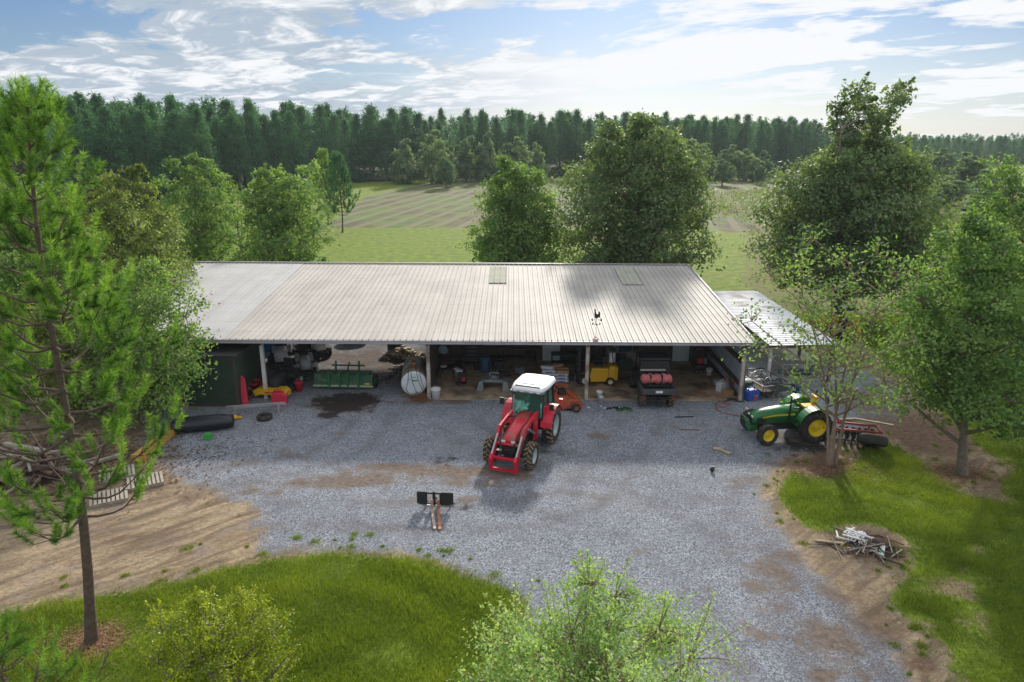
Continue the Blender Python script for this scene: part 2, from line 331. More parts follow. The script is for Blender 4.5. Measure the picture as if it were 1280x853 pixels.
# gravel: individual stones
vo = N('ShaderNodeTexVoronoi'); L(geo.outputs['Position'], vo.inputs['Vector']); vo.inputs['Scale'].default_value = 23
vo2 = N('ShaderNodeTexVoronoi'); L(geo.outputs['Position'], vo2.inputs['Vector']); vo2.inputs['Scale'].default_value = 34
sp = N('ShaderNodeSeparateColor'); L(vo.outputs['Color'], sp.inputs[0]); sp2 = N('ShaderNodeSeparateColor'); L(vo2.outputs['Color'], sp2.inputs[0])
st = mt('ADD', mt('MULTIPLY', sp.outputs[0], .6), mt('MULTIPLY', sp2.outputs[1], .4))
gravc = mx(ss(st, .02, .98), (.095, .107, .138), (.47, .50, .57))
gravc = mx(mt('MULTIPLY', ss(nA, .35, .7), .5), gravc, (.20, .215, .25)); gravc = mx(mt('MULTIPLY', ss(vo.outputs['Distance'], .45, .8), .5), gravc, (.05, .05, .06))
gravc = mx(mt('MULTIPLY', ss(streak2, .5, .75), .28), gravc, (.13, .125, .135)); gravc = mx(mt('MULTIPLY', ss(nD, .5, .7), .22), gravc, (.34, .32, .31))
da = mt('ADD', attr('dirt'), mt('MULTIPLY', mt('SUBTRACT', nA, .5), 1.4)); da = mt('ADD', da, mt('MULTIPLY', mt('SUBTRACT', nB, .5), .5))
tan = mx(ss(nB, .3, .7), (.095, .07, .056), (.25, .185, .14))
ga = mt('ADD', attr('grav'), mt('MULTIPLY', mt('SUBTRACT', nA, .5), 1.1)); ga = mt('ADD', ga, mt('MULTIPLY', mt('SUBTRACT', nB, .5), .8)); ga = mt('ADD', ga, mt('MULTIPLY', mt('SUBTRACT', nD, .5), .5))
# grass
grs = mx(ss(nz(1.3, 7, .7), .35, .68), (.095, .15, .014), (.235, .315, .028)); grs = mx(mt('MULTIPLY', ss(nB, .5, .75), .45), grs, (.30, .33, .055)); grs = mx(mt('MULTIPLY', ss(nC, .45, .7), .35), grs, (.075, .125, .016))
grs = mx(mt('MULTIPLY', ss(nz(.35, 5, .6, (.5, 1.6, 1)), .5, .68), .35), grs, (.19, .19, .05))
ba = mt('ADD', attr('bare'), mt('MULTIPLY', mt('SUBTRACT', nA, .5), 2.1)); ba = mt('ADD', ba, mt('MULTIPLY', mt('SUBTRACT', nB, .5), 1.0))
grs = mx(ss(ba, .42, .75), grs, mx(ss(nB, .3, .7), (.17, .115, .07), (.40, .30, .20)))
wl = mt('ADD', attr('wild'), mt('SUBTRACT', nA, .5)); grs = mx(mt('MULTIPLY', ss(wl, .4, .8), .7), grs, (.16, .14, .055))
gr = mt('ADD', attr('grass'), mt('MULTIPLY', mt('SUBTRACT', nA, .5), 1.0)); gr = mt('ADD', gr, mt('MULTIPLY', mt('SUBTRACT', nB, .5), .9))
# ploughed field with crop rows
rot = math.atan2(19, 98)
row = N('ShaderNodeTexWave'); mp = N('ShaderNodeMapping'); L(geo.outputs['Position'], mp.inputs[0]); mp.inputs['Rotation'].default_value = (0, 0, rot); L(mp.outputs[0], row.inputs['Vector']); row.inputs['Scale'].default_value = .09; row.inputs['Distortion'].default_value = .8; row.inputs['Detail'].default_value = 3; row.inputs['Detail Scale'].default_value = .6
rown = nz(1.0, 6, .65, (1.5, .045, 1), rot)
fb = mx(ss(nz(.05, 5, .6), .38, .62), (.10, .07, .048), (.085, .135, .036)); fld = mx(mt('MULTIPLY', ss(rown, .45, .62), .6), fb, (.175, .14, .10)); fld = mx(mt('MULTIPLY', ss(row.outputs['Fac'], .6, .85), .6), fld, (.25, .21, .15)); fld = mx(mt('MULTIPLY', ss(nz(.16, 6, .7), .42, .6), .7), fld, (.14, .20, .05))
col = mx(ss(da, .35, .75), sandc, earth)
nE = nz(2.6, 7, .7); gravc = mx(mt('MULTIPLY', ss(nE, .5, .72), .35), gravc, (.30, .29, .29)); gravc = mx(mt('MULTIPLY', ss(nz(.55, 7, .62, None, 0, .7), .52, .7), .42), gravc, (.115, .11, .12))
rt_a = mt('MULTIPLY', attr('ruts'), ss(nz(1.1, 5, .6), .3, .6)); gravc = mx(mt('MULTIPLY', rt_a, .6), gravc, (.135, .125, .13)); sandc = mx(mt('MULTIPLY', rt_a, .85), sandc, (.13, .095, .075)); sandc = mx(mt('MULTIPLY', ss(mt('ADD', attr('grav'), mt('MULTIPLY', mt('SUBTRACT', nE, .5), 1.6)), .18, .6), .6), sandc, gravc)
gv = mx(mt('MULTIPLY', ss(da, .24, .62), .88), gravc, tan)
col = mx(ss(ga, .30, .68), col, gv)
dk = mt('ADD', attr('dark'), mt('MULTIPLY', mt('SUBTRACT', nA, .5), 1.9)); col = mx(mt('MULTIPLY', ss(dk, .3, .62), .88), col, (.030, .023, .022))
col = mx(ss(gr, .40, .60), col, grs)
fa = mt('ADD', attr('field'), mt('MULTIPLY', mt('SUBTRACT', nA, .5), .3)); col = mx(ss(fa, .42, .58), col, fld); col = mx(ss(attr('forest'), .3, .7), col, mx(ss(nA, .3, .7), (.035, .028, .018), (.07, .05, .03)))
L(col, bs.inputs['Base Color']); bs.inputs['Roughness'].default_value = .9; bs.inputs['Specular IOR Level'].default_value = .2
bh = mt('ADD', mt('MULTIPLY', sp.outputs[0], .5), mt('MULTIPLY', nC, .6)); bh = mt('ADD', bh, mt('MULTIPLY', nA, 2.4)); bh = mt('ADD', bh, mt('ADD', mt('MULTIPLY', streak, 1.8), mt('MULTIPLY', clod, 1.2)))
bp = N('ShaderNodeBump'); bp.inputs['Strength'].default_value = .55; bp.inputs['Distance'].default_value = .06; L(bh, bp.inputs['Height']); L(bp.outputs[0], bs.inputs['Normal'])
V = np.stack([XX.ravel(), YY.ravel(), GZ.ravel()], 1)
ii = (np.arange(nY-1)[:, None]*nX+np.arange(nX-1)[None, :]).ravel()
F = np.stack([ii, ii+1, ii+1+nX, ii+nX], 1)
A = {'grav': grav, 'grass': grass, 'field': field, 'dirt': dirt, 'dark': dark, 'bare': bare, 'ruts': ruts, 'wild': wild, 'forest': forest}
A = {k: v.ravel() for k, v in A.items()}
fm = {k: A[k][F].mean(1) for k in ('grav', 'grass', 'field')}
cls = np.where(fm['field'] > .5, 3, np.where(fm['grass'] > .5, 1, np.where(fm['grav'] > .5, 0, 2)))
for k, nm in enumerate(('gravel_yard', 'grass_ground', 'dirt_track', 'ploughed_field')):
    ff = F[cls == k]; us, inv = np.unique(ff, return_inverse=True)
    me = npmesh(nm, V[us], inv.reshape(ff.shape))
    for a, val in A.items():
        q = me.attributes.new(a, 'FLOAT', 'POINT'); q.data.foreach_set('value', val[us].astype(np.float32))
    me.materials.append(m); me.polygons.foreach_set('use_smooth', np.ones(len(ff), bool)); struct(link(bpy.data.objects.new(nm, me)))
def gsample(A2, x, y):
    i = np.clip(np.searchsorted(GX, x)-1, 0, nX-2); j = np.clip(np.searchsorted(GY, y)-1, 0, nY-2); return A2[j, i]
# ------------------------------------------------------------------ grass blades (uncountable)
def blades(n, x0, x1, y0, y1, hmin, hmax, wd, seed):
    r = np.random.default_rng(seed); x = r.uniform(x0, x1, n); y = r.uniform(y0, y1, n)
    c1 = np.sin(x*1.3+np.sin(y*1.1)*2)*np.sin(y*1.7+np.cos(x*.8)*2)
    keep = (gsample(grass, x, y)+r.normal(0, .2, n) > .6) & (gsample(bare, x, y)+r.normal(0, .2, n)+.25*np.sin(x*2.7+y)*np.sin(y*3.1-x) < .5) & (gsample(field, x, y) < .3)
    x, y, c1 = x[keep], y[keep], c1[keep]; n = len(x); a = r.uniform(0, 6.283, n); h = r.uniform(hmin, hmax, n)*(1+.45*c1)*r.choice([1, 1, 1, 1.5], n); ln = r.normal(0, .5, (n, 2))*h[:, None]
    ww = wd*r.uniform(.6, 1.3, n)
    b = np.stack([x, y, np.zeros(n)], 1); s = np.stack([np.cos(a)*ww, np.sin(a)*ww, np.zeros(n)], 1); tp = b+np.stack([ln[:, 0], ln[:, 1], h], 1)
    V = np.stack([b-s, b+s, tp], 1).reshape(-1, 3); F = np.arange(3*n).reshape(-1, 3)
    ti = np.clip(.45+.15*np.sin(x*.45+1.5*np.sin(y*.6))+.28*c1+r.normal(0, .22, n), 0, 1)
    return V, F, np.repeat(ti, 3)
parts_ = [blades(420000, -17, 3.5, 10.5, 20.5, .05, .13, .009, 1), blades(420000, 9, 26, 11, 27, .05, .12, .010, 2), blades(120000, 14, 34, 27, 50, .06, .16, .018, 3), blades(60000, -8, 5, 8, 12, .05, .12, .01, 4)]
def tufts(nc, seed):
    r = np.random.default_rng(seed); cx_ = []
    while len(cx_) < nc:
        x, y = r.uniform(-17, 24), r.uniform(10, 31)
        e_ = float(gsample(edgeband, np.array([x]), np.array([y]))[0]); g_ = float(gsample(grass, np.array([x]), np.array([y]))[0])
        if g_ < .4 and r.random() < e_*1.3: cx_.append((x, y, r.uniform(.02, .11)))
    B = []
    for x, y, s_ in cx_:
        k = int(60+900*s_); p = r.normal(0, 1, (k, 2))*s_; h = r.uniform(.02, .09, k)*(.6+s_*5); a = r.uniform(0, 6.28, k); b = np.stack([x+p[:, 0], y+p[:, 1], np.zeros(k)], 1); s3 = np.stack([np.cos(a), np.sin(a), np.zeros(k)], 1)*.009
        B.append(np.stack([b-s3, b+s3, b+np.stack([r.normal(0, .4, k)*h, r.normal(0, .4, k)*h, h], 1)], 1).reshape(-1, 3))
    V = np.concatenate(B); return V, np.arange(len(V)).reshape(-1, 3), np.repeat(np.clip(r.normal(.45, .25, len(V)//3), 0, 1), 3)
parts_.append(tufts(150, 9))
off = 0; Vs = []; Fs = []; Ts = []
for v, f, ti in parts_: Vs.append(v); Fs.append(f+off); Ts.append(ti); off += len(v)
me = npmesh('grass', np.concatenate(Vs), np.concatenate(Fs), np.concatenate(Ts)); me.materials.append(leafmat('grass_blade', (.075, .14, .016), (.29, .36, .045), .4))
g = link(bpy.data.objects.new('grass', me)); tag(g, 'short green grass growing on the lawns round the gravel yard', 'grass'); g['kind'] = 'stuff'
# ------------------------------------------------------------------ trees
def leafquads(C, L0, W0, r, up=.35, nrm=None):
    n = len(C); nn = r.normal(0, 1, (n, 3)); nn[:, 2] += up*2
    if nrm is not None: nn = nn*.8+nrm*1.0
    nn /= np.linalg.norm(nn, axis=1)[:, None]+1e-9; t_ = np.cross(nn, r.normal(0, 1, (n, 3))); t_ /= np.linalg.norm(t_, axis=1)[:, None]+1e-9; b = np.cross(nn, t_)
    L_ = (L0*r.uniform(.7, 1.3, n))[:, None]/2; W_ = (W0*r.uniform(.7, 1.3, n))[:, None]/2
    V = np.stack([C-t_*L_, C-b*W_+t_*L_*.15-nn*W_*.25, C+t_*L_, C+b*W_+t_*L_*.15-nn*W_*.25], 1).reshape(-1, 3)
    return V, np.arange(4*n).reshape(-1, 4)
BARK = M('bark_grey', (.17, .14, .115), .9, var=.35, scale=6, bump=.6, bscale=14)
BARKP = M('bark_pine', (.12, .085, .07), .95, var=.4, scale=8, bump=.8, bscale=16)
BARKL = M('bark_pale', (.25, .175, .13), .85, var=.3, scale=5, bump=.4)
def crown_lobes(h, rad, z0, prof, nl, r, lean=(0, 0), fill=.72, ls=(.24, .40)):
    out_ = []; q_ = np.linspace(0, 1, 60); cd_ = np.cumsum(np.interp(q_, prof[0], prof[1])**1.1+.05); cd_ /= cd_[-1]
    for i in range(nl):
        tt = float(np.interp((i+.5*r.random())/nl, cd_, q_)); z = z0+(h-z0)*(.06+.88*tt); pr = np.interp((z-z0)/(h-z0), prof[0], prof[1])*rad
        a = i*2.399+r.uniform(-.5, .5); d = pr*(r.uniform(.42, fill+.10) if i % 4 else r.uniform(.05, .4)); lr = max(pr*r.uniform(*ls), rad*.12)
        out_.append((np.array([math.cos(a)*d+lean[0]*z/h, math.sin(a)*d+lean[1]*z/h, min(z, h-lr*.75)]), lr))
    return out_
def make_tree(label, cat, px_or_xy, h, rad, z0, prof, nl, ncl, nlf, lf, mat, seed, name='broadleaf_tree', lean=(0, 0), trunk_r=.2, bark=None, stems=1, group=None, twigs=True, fill=.72, spread=.2, rz=0, flat=.7, trunk_h=.8, airy=0, shoots=0):
    r = np.random.default_rng(seed); root = thing(name, label, cat, (px_or_xy[0], px_or_xy[1], 0), rz, group); bark = bark or BARK
    lobes = crown_lobes(h, rad, z0, prof, nl, r, lean, fill); C = []; T = []; Nn = []; tr = MB()
    for s in range(stems):
        sa = s*2*math.pi/max(1, stems)+.7; so_ = .03*(stems > 1); sx_ = rad*.50*(stems > 1)*(.75+.4*math.sin(s*2.3))
        n = 7; pts = []; rr = []
        for i in range(n):
            u = i/(n-1); wob = .05*rad*math.sin(u*5+seed+s)
            pts.append((lean[0]*u*trunk_h+math.cos(sa)*(so_+sx_*u**1.4)+wob, lean[1]*u*trunk_h+math.sin(sa)*(so_+sx_*u**1.4)+wob*.6, -.1+u*h*trunk_h)); rr.append((trunk_r/(stems**.6))*(1-.85*u)*(1.35 if i == 0 else 1))
        tr.tube(pts, rr, 9)
        mine = lobes[s::stems]
        for c, lr in mine:
            zb = max(z0*.6, c[2]-.45*np.hypot(c[0], c[1])-.4*lr); u = min(max(zb/(h*trunk_h), .05), .97); k = min(int(u*(n-1)), n-2); q = u*(n-1)-k
            a_ = np.array(pts[k])*(1-q)+np.array(pts[k+1])*q; mid = a_*.5+c*.5+np.array([0, 0, -.06*lr]); rb = max(trunk_r*.42*(1-u)+.03, trunk_r*.14)/(stems**.3)
            tr.tube([a_, mid, c], [rb, rb*.7, rb*.35], 6)
    for c, lr in lobes:
        thin = .42 if (airy and c[2] > z0+(h-z0)*airy) else 1
        shade = r.uniform(-.18, .18)
        for j in range(ncl):
            d = r.normal(0, 1, 3); d[2] = d[2]*.9+.25; d /= np.linalg.norm(d); rr_ = lr*r.uniform(.55, 1.08); p = c+d*rr_*np.array([1, 1, flat+.15])
            if twigs and j % 2 == 0: tr.tube([c, c*.45+p*.55+np.array([0, 0, .05*lr]), p], [trunk_r*.07+.008, trunk_r*.05+.006, .006], 4)
            m_ = max(3, int(nlf*thin*r.uniform(.5, 1.5))); sg = lr*spread*r.uniform(.7, 1.4)
            q = p+r.normal(0, 1, (m_, 3))*np.array([sg, sg, sg*flat]); C.append(q); T.append(np.full(m_, .5+shade+r.uniform(-.3, .3))+r.normal(0, .15, m_)); Nn.append(np.tile(d, (m_, 1)))
    for q in range(shoots):
        c, lr = lobes[r.integers(0, len(lobes))]; d = np.array([r.normal(0, .45), r.normal(0, .45), 1.0]); d[:2] += (c[:2]-np.array(lean))/rad*.7; d /= np.linalg.norm(d); l_ = lr*r.uniform(1.1, 1.75); e_ = c+d*l_
        tr.tube([c, c+d*l_*.6, e_+r.normal(0, .03, 3)], [.012, .008, .003], 4); m_ = int(nlf*.8); uu = r.uniform(.55, 1.03, m_)[:, None]
        C.append(c+d*l_*uu+r.normal(0, 1, (m_, 3))*lr*.10*(1.25-uu)); T.append(np.clip(r.normal(.7, .15, m_), 0, 1)); Nn.append(np.tile(d*.3, (m_, 1)))
    C = np.concatenate(C); T = np.clip(np.concatenate(T), 0, 1); Nn = np.concatenate(Nn); k = C[:, 2] > .15; C, T, Nn = C[k], T[k], Nn[k]
    V, F = leafquads(C, lf, lf*.55, r, .35, Nn*.8); me = npmesh('crown', V, F, np.repeat(T, 4)); me.materials.append(mat)
    cr = link(bpy.data.objects.new('crown', me)); cr.parent = root; tk = tr.build('trunk', bark, root)
    return root, [cr, tk]
OAK = leafmat('leaf_oak', (.075, .135, .062), (.25, .34, .16), .42, .55, .25)
OLIVE = leafmat('leaf_olive', (.06, .105, .028), (.26, .32, .09), .45, .55, .25)
MID = leafmat('leaf_mid', (.065, .145, .045), (.27, .40, .13), .46, .58, .2)
MIDN = leafmat('leaf_shade_tree', (.065, .15, .045), (.27, .40, .15), .46, .62, .18)
BRIGHT = leafmat('leaf_bright', (.13, .25, .07), (.48, .62, .28), .45, .6, .2)
YELLOW = leafmat('leaf_yellow', (.11, .18, .015), (.42, .48, .035), .45, .45, .4)
PINEF = leafmat('needle_forest', (.022, .090, .052), (.10, .23, .115), .34, .7, .15, .5)
PINEN = leafmat('needle_near', (.045, .13, .028), (.23, .39, .07), .45, .5, .3)
ROUND = ([0, .12, .35, .6, .85, 1], [.55, .9, 1, .88, .55, .15]); CONE = ([0, .1, .3, .6, .85, 1], [.8, 1, .95, .68, .38, .08]); OAKP = ([0, .15, .4, .7, .9, 1], [.75, 1, .95, .8, .5, .2]); OAKR = ([0, .1, .35, .55, .65, .72, .84, .93, 1], [.85, 1, 1, .86, .5, .34, .46, .38, .18])
def gpos(px, py, Y): q = atY(px, py, Y); return q[0], Y
def topz(py, Y, px=640): return atY(px, py, Y)[2]
# trees behind and beside the barn
make_tree('tall spreading grey green oak directly behind the right part of the barn roof', 'tree', gpos(796, 250, 58.5), topz(126, 58.5), 6.4, .4, ([0, .2, .45, .68, .82, .92, 1], [.95, 1, 1, .9, .66, .42, .14]), 62, 20, 34, .32, OAK, 11, trunk_r=.42, spread=.21, shoots=30)
make_tree('rounded dense mid green tree behind the middle of the barn roof', 'tree', gpos(647, 270, 61), topz(187, 61), 4.7, .1, ([0, .15, .45, .7, .9, 1], [.9, 1, .93, .72, .38, .1]), 60, 16, 28, .28, MID, 12, trunk_r=.28, spread=.24, fill=.68, shoots=30)
make_tree('tallest dark oak with a narrow plume on top, standing right of the barn', 'tree', gpos(1060, 300, 49), topz(84, 49), 6.2, 2.2, OAKR, 90, 19, 38, .28, OAK, 13, trunk_r=.42, spread=.21, stems=2, airy=.70, shoots=35)
make_tree('single bushy tree at left behind the barn roof nearest its left end', 'tree', gpos(350, 280, 57), topz(200, 57), 4.0, .6, ROUND, 42, 15, 26, .28, MID, 14, trunk_r=.22, spread=.23, shoots=50)
make_tree('upright loose tree left of the bushy tree behind the left end of the roof', 'tree', gpos(246, 270, 61), topz(180, 61), 3.9, .5, ROUND, 40, 14, 22, .28, MID, 15, trunk_r=.22, spread=.22, shoots=30)
make_tree('wide olive green tree just behind the near pine, left of the barn', 'tree', gpos(150, 290, 41), topz(193, 41), 4.1, 1.0, ROUND, 46, 16, 28, .22, OLIVE, 16, trunk_r=.25, spread=.22, shoots=35)
make_tree('small sweeping tree whose twigs hang over the left end of the barn roof', 'tree', gpos(186, 520, 29.6), 7.4, 3.3, .7, OAKP, 46, 16, 28, .17, MID, 17, trunk_r=.16, spread=.28, lean=(.3, 0))
make_tree('low leafy tree behind the near pine at the left edge of the photo', 'tree', gpos(35, 330, 42), 10.8, 4.6, .4, ROUND, 40, 16, 28, .26, MID, 18, trunk_r=.2, spread=.27)
make_tree('shady shrub like tree over the log pile at the left edge', 'tree', gpos(75, 420, 31), 6.4, 3.8, .3, ROUND, 36, 14, 26, .2, OLIVE, 19, trunk_r=.14, spread=.27)
make_tree('yellowish young tree between the bushy tree and the small pines beyond the barn', 'tree', gpos(385, 230, 88), topz(187, 88), 3.2, .4, ROUND, 14, 10, 18, .4, BRIGHT, 20, trunk_r=.15, spread=.3, twigs=False)
make_tree('light green tree low behind the left end of the roof', 'tree', gpos(300, 290, 70), 8.2, 3.4, .3, ROUND, 14, 10, 18, .36, MID, 21, trunk_r=.15, spread=.3, twigs=False)
make_tree('leafy shade tree with a clear grey trunk on the right lawn', 'tree', at(1203, 593)[:2], 10.4, 3.3, 2.2, ([0, .12, .35, .6, .85, 1], [.62, .95, 1, .85, .5, .15]), 54, 18, 30, .17, MIDN, 22, trunk_r=.17, lean=(-.9, .3), spread=.23, shoots=90)
make_tree('thin multi stemmed tree with sparse leaves and pale bark beside the green tractor', 'tree', at(1040, 580)[:2], 9.3, 3.2, 2.6, ([0, .2, .5, .8, 1], [.75, 1, 1, .85, .4]), 36, 11, 12, .15, MIDN, 23, trunk_r=.15, lean=(-.75, 0), bark=BARKL, stems=4, spread=.3, fill=.9)
make_tree('bright tree cut by the right edge of the photo behind the shade tree', 'tree', gpos(1290, 260, 37), topz(168, 37)+.2, 4.3, 1.5, ROUND, 40, 17, 28, .22, MIDN, 24, trunk_r=.22, spread=.23, shoots=30)
make_tree('airy bright green tree top rising into the bottom of the photo', 'tree', gpos(733, 800, 9.6), 5.35, 2.35, 1.6, ([0, .2, .5, .75, 1], [.9, 1, 1, .72, .25]), 62, 20, 34, .07, BRIGHT, 25, trunk_r=.09, spread=.25, shoots=170, bark=BARKL, fill=.85)
make_tree('yellow green bush on the near lawn right of the near pine trunk', 'bush', gpos(262, 800, 12.6), 3.25, 1.6, .3, ([0, .3, .6, .85, 1], [.9, 1, .85, .6, .2]), 52, 16, 38, .06, YELLOW, 26, name='bush', trunk_r=.06, stems=4, spread=.24, shoots=120, fill=.85)
# small trees standing in the field and in front of the forest edge
EDGE0 = leafmat('leaf_field_tree', (.06, .13, .07), (.20, .29, .14), .38, .6, .15)
fieldtrees = [(557, 195, 172, 2.9, 'round little tree alone in the ploughed field, nearer of the pair'), (596, 192, 212, 2.4, 'small round tree in the field beyond the nearer lone one'),
  (905, 197, 186, 2.7, 'squat dark tree alone in the right part of the field'), (951, 205, 190, 1.6, 'slim little tree near the right end of the field')]
for i, (px, ty, Y, rad, lb) in enumerate(fieldtrees):
    make_tree(lb, 'tree', gpos(px, 210, Y), topz(ty, Y), rad, .9, ROUND, 20, 12, 26, .5, EDGE0, 40+i, trunk_r=.18, spread=.32, twigs=False)
edge = [(505, 168, 206, 4.2), (540, 157, 208, 4.6), (560, 178, 214, 3.6), (582, 165, 218, 3.4), (608, 158, 220, 4.0), (645, 166, 205, 4.2), (672, 172, 214, 3.2), (868, 168, 225, 4.2), (852, 178, 215, 3.5), (912, 176, 235, 4), (934, 180, 232, 3.6), (944, 190, 224, 3), (955, 183, 238, 3.6), (887, 190, 230, 3), (1176, 178, 250, 5), (1215, 183, 170, 4.5), (1240, 205, 150, 4), (1190, 215, 135, 4), (1165, 225, 120, 3.4), (1250, 235, 110, 4)]
protoE = []; EDGEL = leafmat('leaf_edge_tree', (.085, .165, .09), (.27, .37, .19), .4, .6, .15, .4)
for i in range(4):
    edge[i] = (edge[i][0], edge[i][1], edge[i][2]*.90, edge[i][3])
    root, kd = make_tree('broad rounded tree before the pine forest beyond the left half of the field', 'tree', gpos(edge[i][0], 200, edge[i][2]), topz(edge[i][1], edge[i][2]), edge[i][3], .4, ROUND if i % 2 else CONE, 22, 12, 24, .7, EDGEL, 60+i, trunk_r=.25, spread=.33, twigs=False, group='rounded trees left of the oak along the forest edge')
    protoE.append((kd, topz(edge[i][1], edge[i][2]), edge[i][3]))
for i, (px, ty, Y, rad) in enumerate(edge[4:]):
    Y = Y*(.90 if Y > 190 else 1); kd, h0, r0 = protoE[i % 4]; h = topz(ty, Y); x, y = gpos(px, 200, Y)
    q = dup(kd[0].parent, kd, (x, y, 0), i*1.3, None, (rad/r0, rad/r0, h/h0))
    if 700 < px < 1000: q['label'] = 'broad rounded tree before the pine forest at the right part of the field'; q['group'] = 'rounded trees right of the oak along the forest edge'
    if px > 1000: q['label'] = 'rounded tree in the scrub at far right behind the shade tree'; q['group'] = 'rounded trees in the right scrub'
# ------------------------------------------------------------------ pines
def forest_pine(seed, h=18.0, rad=2.7, z0=5.5, tips=150, nq=14, q=.6, bottom=.9):
    r = np.random.default_rng(seed); C = []; T = []
    for i in range(tips):
        u = r.random()**1.05; z = z0+(h-z0)*u; pr = rad*np.interp(u, [0, .2, .5, .8, 1], [bottom, 1, .80, .42, .04]); a = r.uniform(0, 6.283); d = pr*r.uniform(.45, 1.1)
        p = np.array([math.cos(a)*d, math.sin(a)*d, z+d*.15]); n_ = int(nq*r.uniform(.6, 1.4)); C.append(p+r.normal(0, 1, (n_, 3))*np.array([.38, .38, .30])*rad/2.7); T.append(np.full(n_, r.uniform(.2, .7))+u*.2+r.normal(0, .12, n_))
    for i in range(5):
        n_ = nq; p = np.array([r.normal(0, .15), r.normal(0, .15), h-.3-i*.45]); C.append(p+r.normal(0, 1, (n_, 3))*np.array([.12+.08*i, .12+.08*i, .3])); T.append(np.full(n_, .6)+r.normal(0, .1, n_))
    C = np.concatenate(C); T = np.clip(np.concatenate(T), 0, 1); V, F = leafquads(C, q, q*.28, r, .5); return V, F, np.repeat(T, 4)
def pine_trunk(h, r0=.17):
    t_ = MB(); t_.tube([(0, 0, -.1), (.03, .02, h*.5), (0, 0, h*.96)], [r0, r0*.7, r0*.12], 6); return t_
def near_pine(name, label, xy, h, rad, z0, seed, needle=.17, nneed=130, whorls=22, group=None, lean=(0, 0), mat=None, wd=.0045, tuftl=.34):
    r = np.random.default_rng(seed); root = thing(name, label, 'pine tree', (xy[0], xy[1], 0), 0, group); tk = MB(); br = MB(); A_ = []; D_ = []; Ln = []; TT = []
    def tp(z): u = z/h; return np.array([lean[0]*u+.12*math.sin(u*6), lean[1]*u+.08*math.sin(u*4+1), z])
    tk.tube([tp(h*i/12)-np.array([0, 0, .1*(i == 0)]) for i in range(13)], [(.125 if i else .165)*(h/13)*(1-.9*i/12)+.01 for i in range(13)], 10)
    for wv in range(whorls):
        u = wv/(whorls-1); z = z0+(h*.97-z0)*u; nb = r.integers(3, 6); ph = r.uniform(0, 6)
        for b in range(nb):
            a = ph+b*6.283/nb+r.normal(0, .25); Lb = rad*np.interp(u, [0, .15, .4, .7, .9, 1], [.62, 1, .82, .42, .23, .1])*r.uniform(.65, 1.15); rise = np.interp(u, [0, .5, 1], [.05, .45, 1.3])
            d = np.array([math.cos(a), math.sin(a), 0]); p0 = tp(z); n = 6
            pts = [p0+d*Lb*(k/5)+np.array([0, 0, Lb*(rise*(k/5)*.6+.35*(k/5)**2.2-.12*math.sin(k/5*3.14))])+r.normal(0, .03, 3)*(k > 0) for k in range(n)]
            br.tube(pts, [.038*(1-.8*k/5)*(.5+Lb/3) for k in range(n)], 5)
            dead = (u < .25 and r.random() < .4)
            ns = int(2.8+Lb*2.7)
            for s in range(ns):
                q = r.uniform(.3, 1.0)*5; k = min(int(q), 4); f = q-k; p = pts[k]*(1-f)+pts[k+1]*f
                sd_ = np.array([-d[1], d[0], 0])*(1 if s % 2 else -1)*r.uniform(.4, 1.1)+d*r.uniform(.3, 1.0)+np.array([0, 0, r.uniform(.1, .8)]); sd_ /= np.linalg.norm(sd_); sl = r.uniform(.18, .55)*(1.25-.5*q/5)*min(1.2, .5+Lb/2.5)
                e = p+sd_*sl; br.tube([p, e], [.012, .007], 4)
                if dead: continue
                up = sd_*.55+np.array([0, 0, .75]); up /= np.linalg.norm(up); A_.append(e); D_.append(up); Ln.append(tuftl*r.uniform(.7, 1.25)); TT.append(r.uniform(.2, .85))
                if r.random() < .45: A_.append(e*.5+p*.5); D_.append(sd_); Ln.append(tuftl*.8); TT.append(r.uniform(.1, .5))
            if not dead: A_.append(pts[-1]); up = d*.4+np.array([0, 0, .9]); D_.append(up/np.linalg.norm(up)); Ln.append(tuftl*1.2); TT.append(.85)
    for k in range(4): A_.append(tp(h*.97)+r.normal(0, .08, 3)); D_.append(np.array([0, 0, 1.])); Ln.append(tuftl*1.4); TT.append(.9)
    A_ = np.array(A_); D_ = np.array(D_); Ln = np.array(Ln); TT = np.array(TT); m_ = len(A_); K = nneed
    s = r.uniform(0, 1, (m_, K)); base = A_[:, None]+D_[:, None]*(s*Ln[:, None])[..., None]
    rd = r.normal(0, 1, (m_, K, 3)); rd -= (rd*D_[:, None]).sum(-1, keepdims=True)*D_[:, None]; rd /= np.linalg.norm(rd, axis=-1, keepdims=True)
    nd = rd*.75+D_[:, None]*(.35+.55*s[..., None]); nd[..., 2] -= .08; nl = needle*r.uniform(.6, 1.15, (m_, K, 1)); tip = base+nd*nl; sd = np.cross(nd, r.normal(0, 1, (m_, K, 3))); sd /= np.linalg.norm(sd, axis=-1, keepdims=True); sd *= wd
    V = np.stack([base-sd, base+sd, tip], 2).reshape(-1, 3); F = np.arange(len(V)).reshape(-1, 3); ti = np.clip(TT[:, None]+r.normal(0, .12, (m_, K))+.15*(s-.5), 0, 1); ti = np.repeat(ti.reshape(-1), 3)
    me = npmesh('crown', V, F, ti); me.materials.append(mat or PINEN); cr = link(bpy.data.objects.new('crown', me)); cr.parent = root; a1 = tk.build('trunk', BARKP, root); a2 = br.build('branches', BARKL if False else BARKP, root)
    return root, [cr, a1, a2]
near_pine('pine_tree', 'young pine with bright green needle tufts and dark trunk nearest the camera at left', at(112, 805)[:2], 13.1, 2.6, 3.6, 31, lean=(.9, .1), nneed=180, whorls=18, needle=.185, wd=.0065, tuftl=.50)
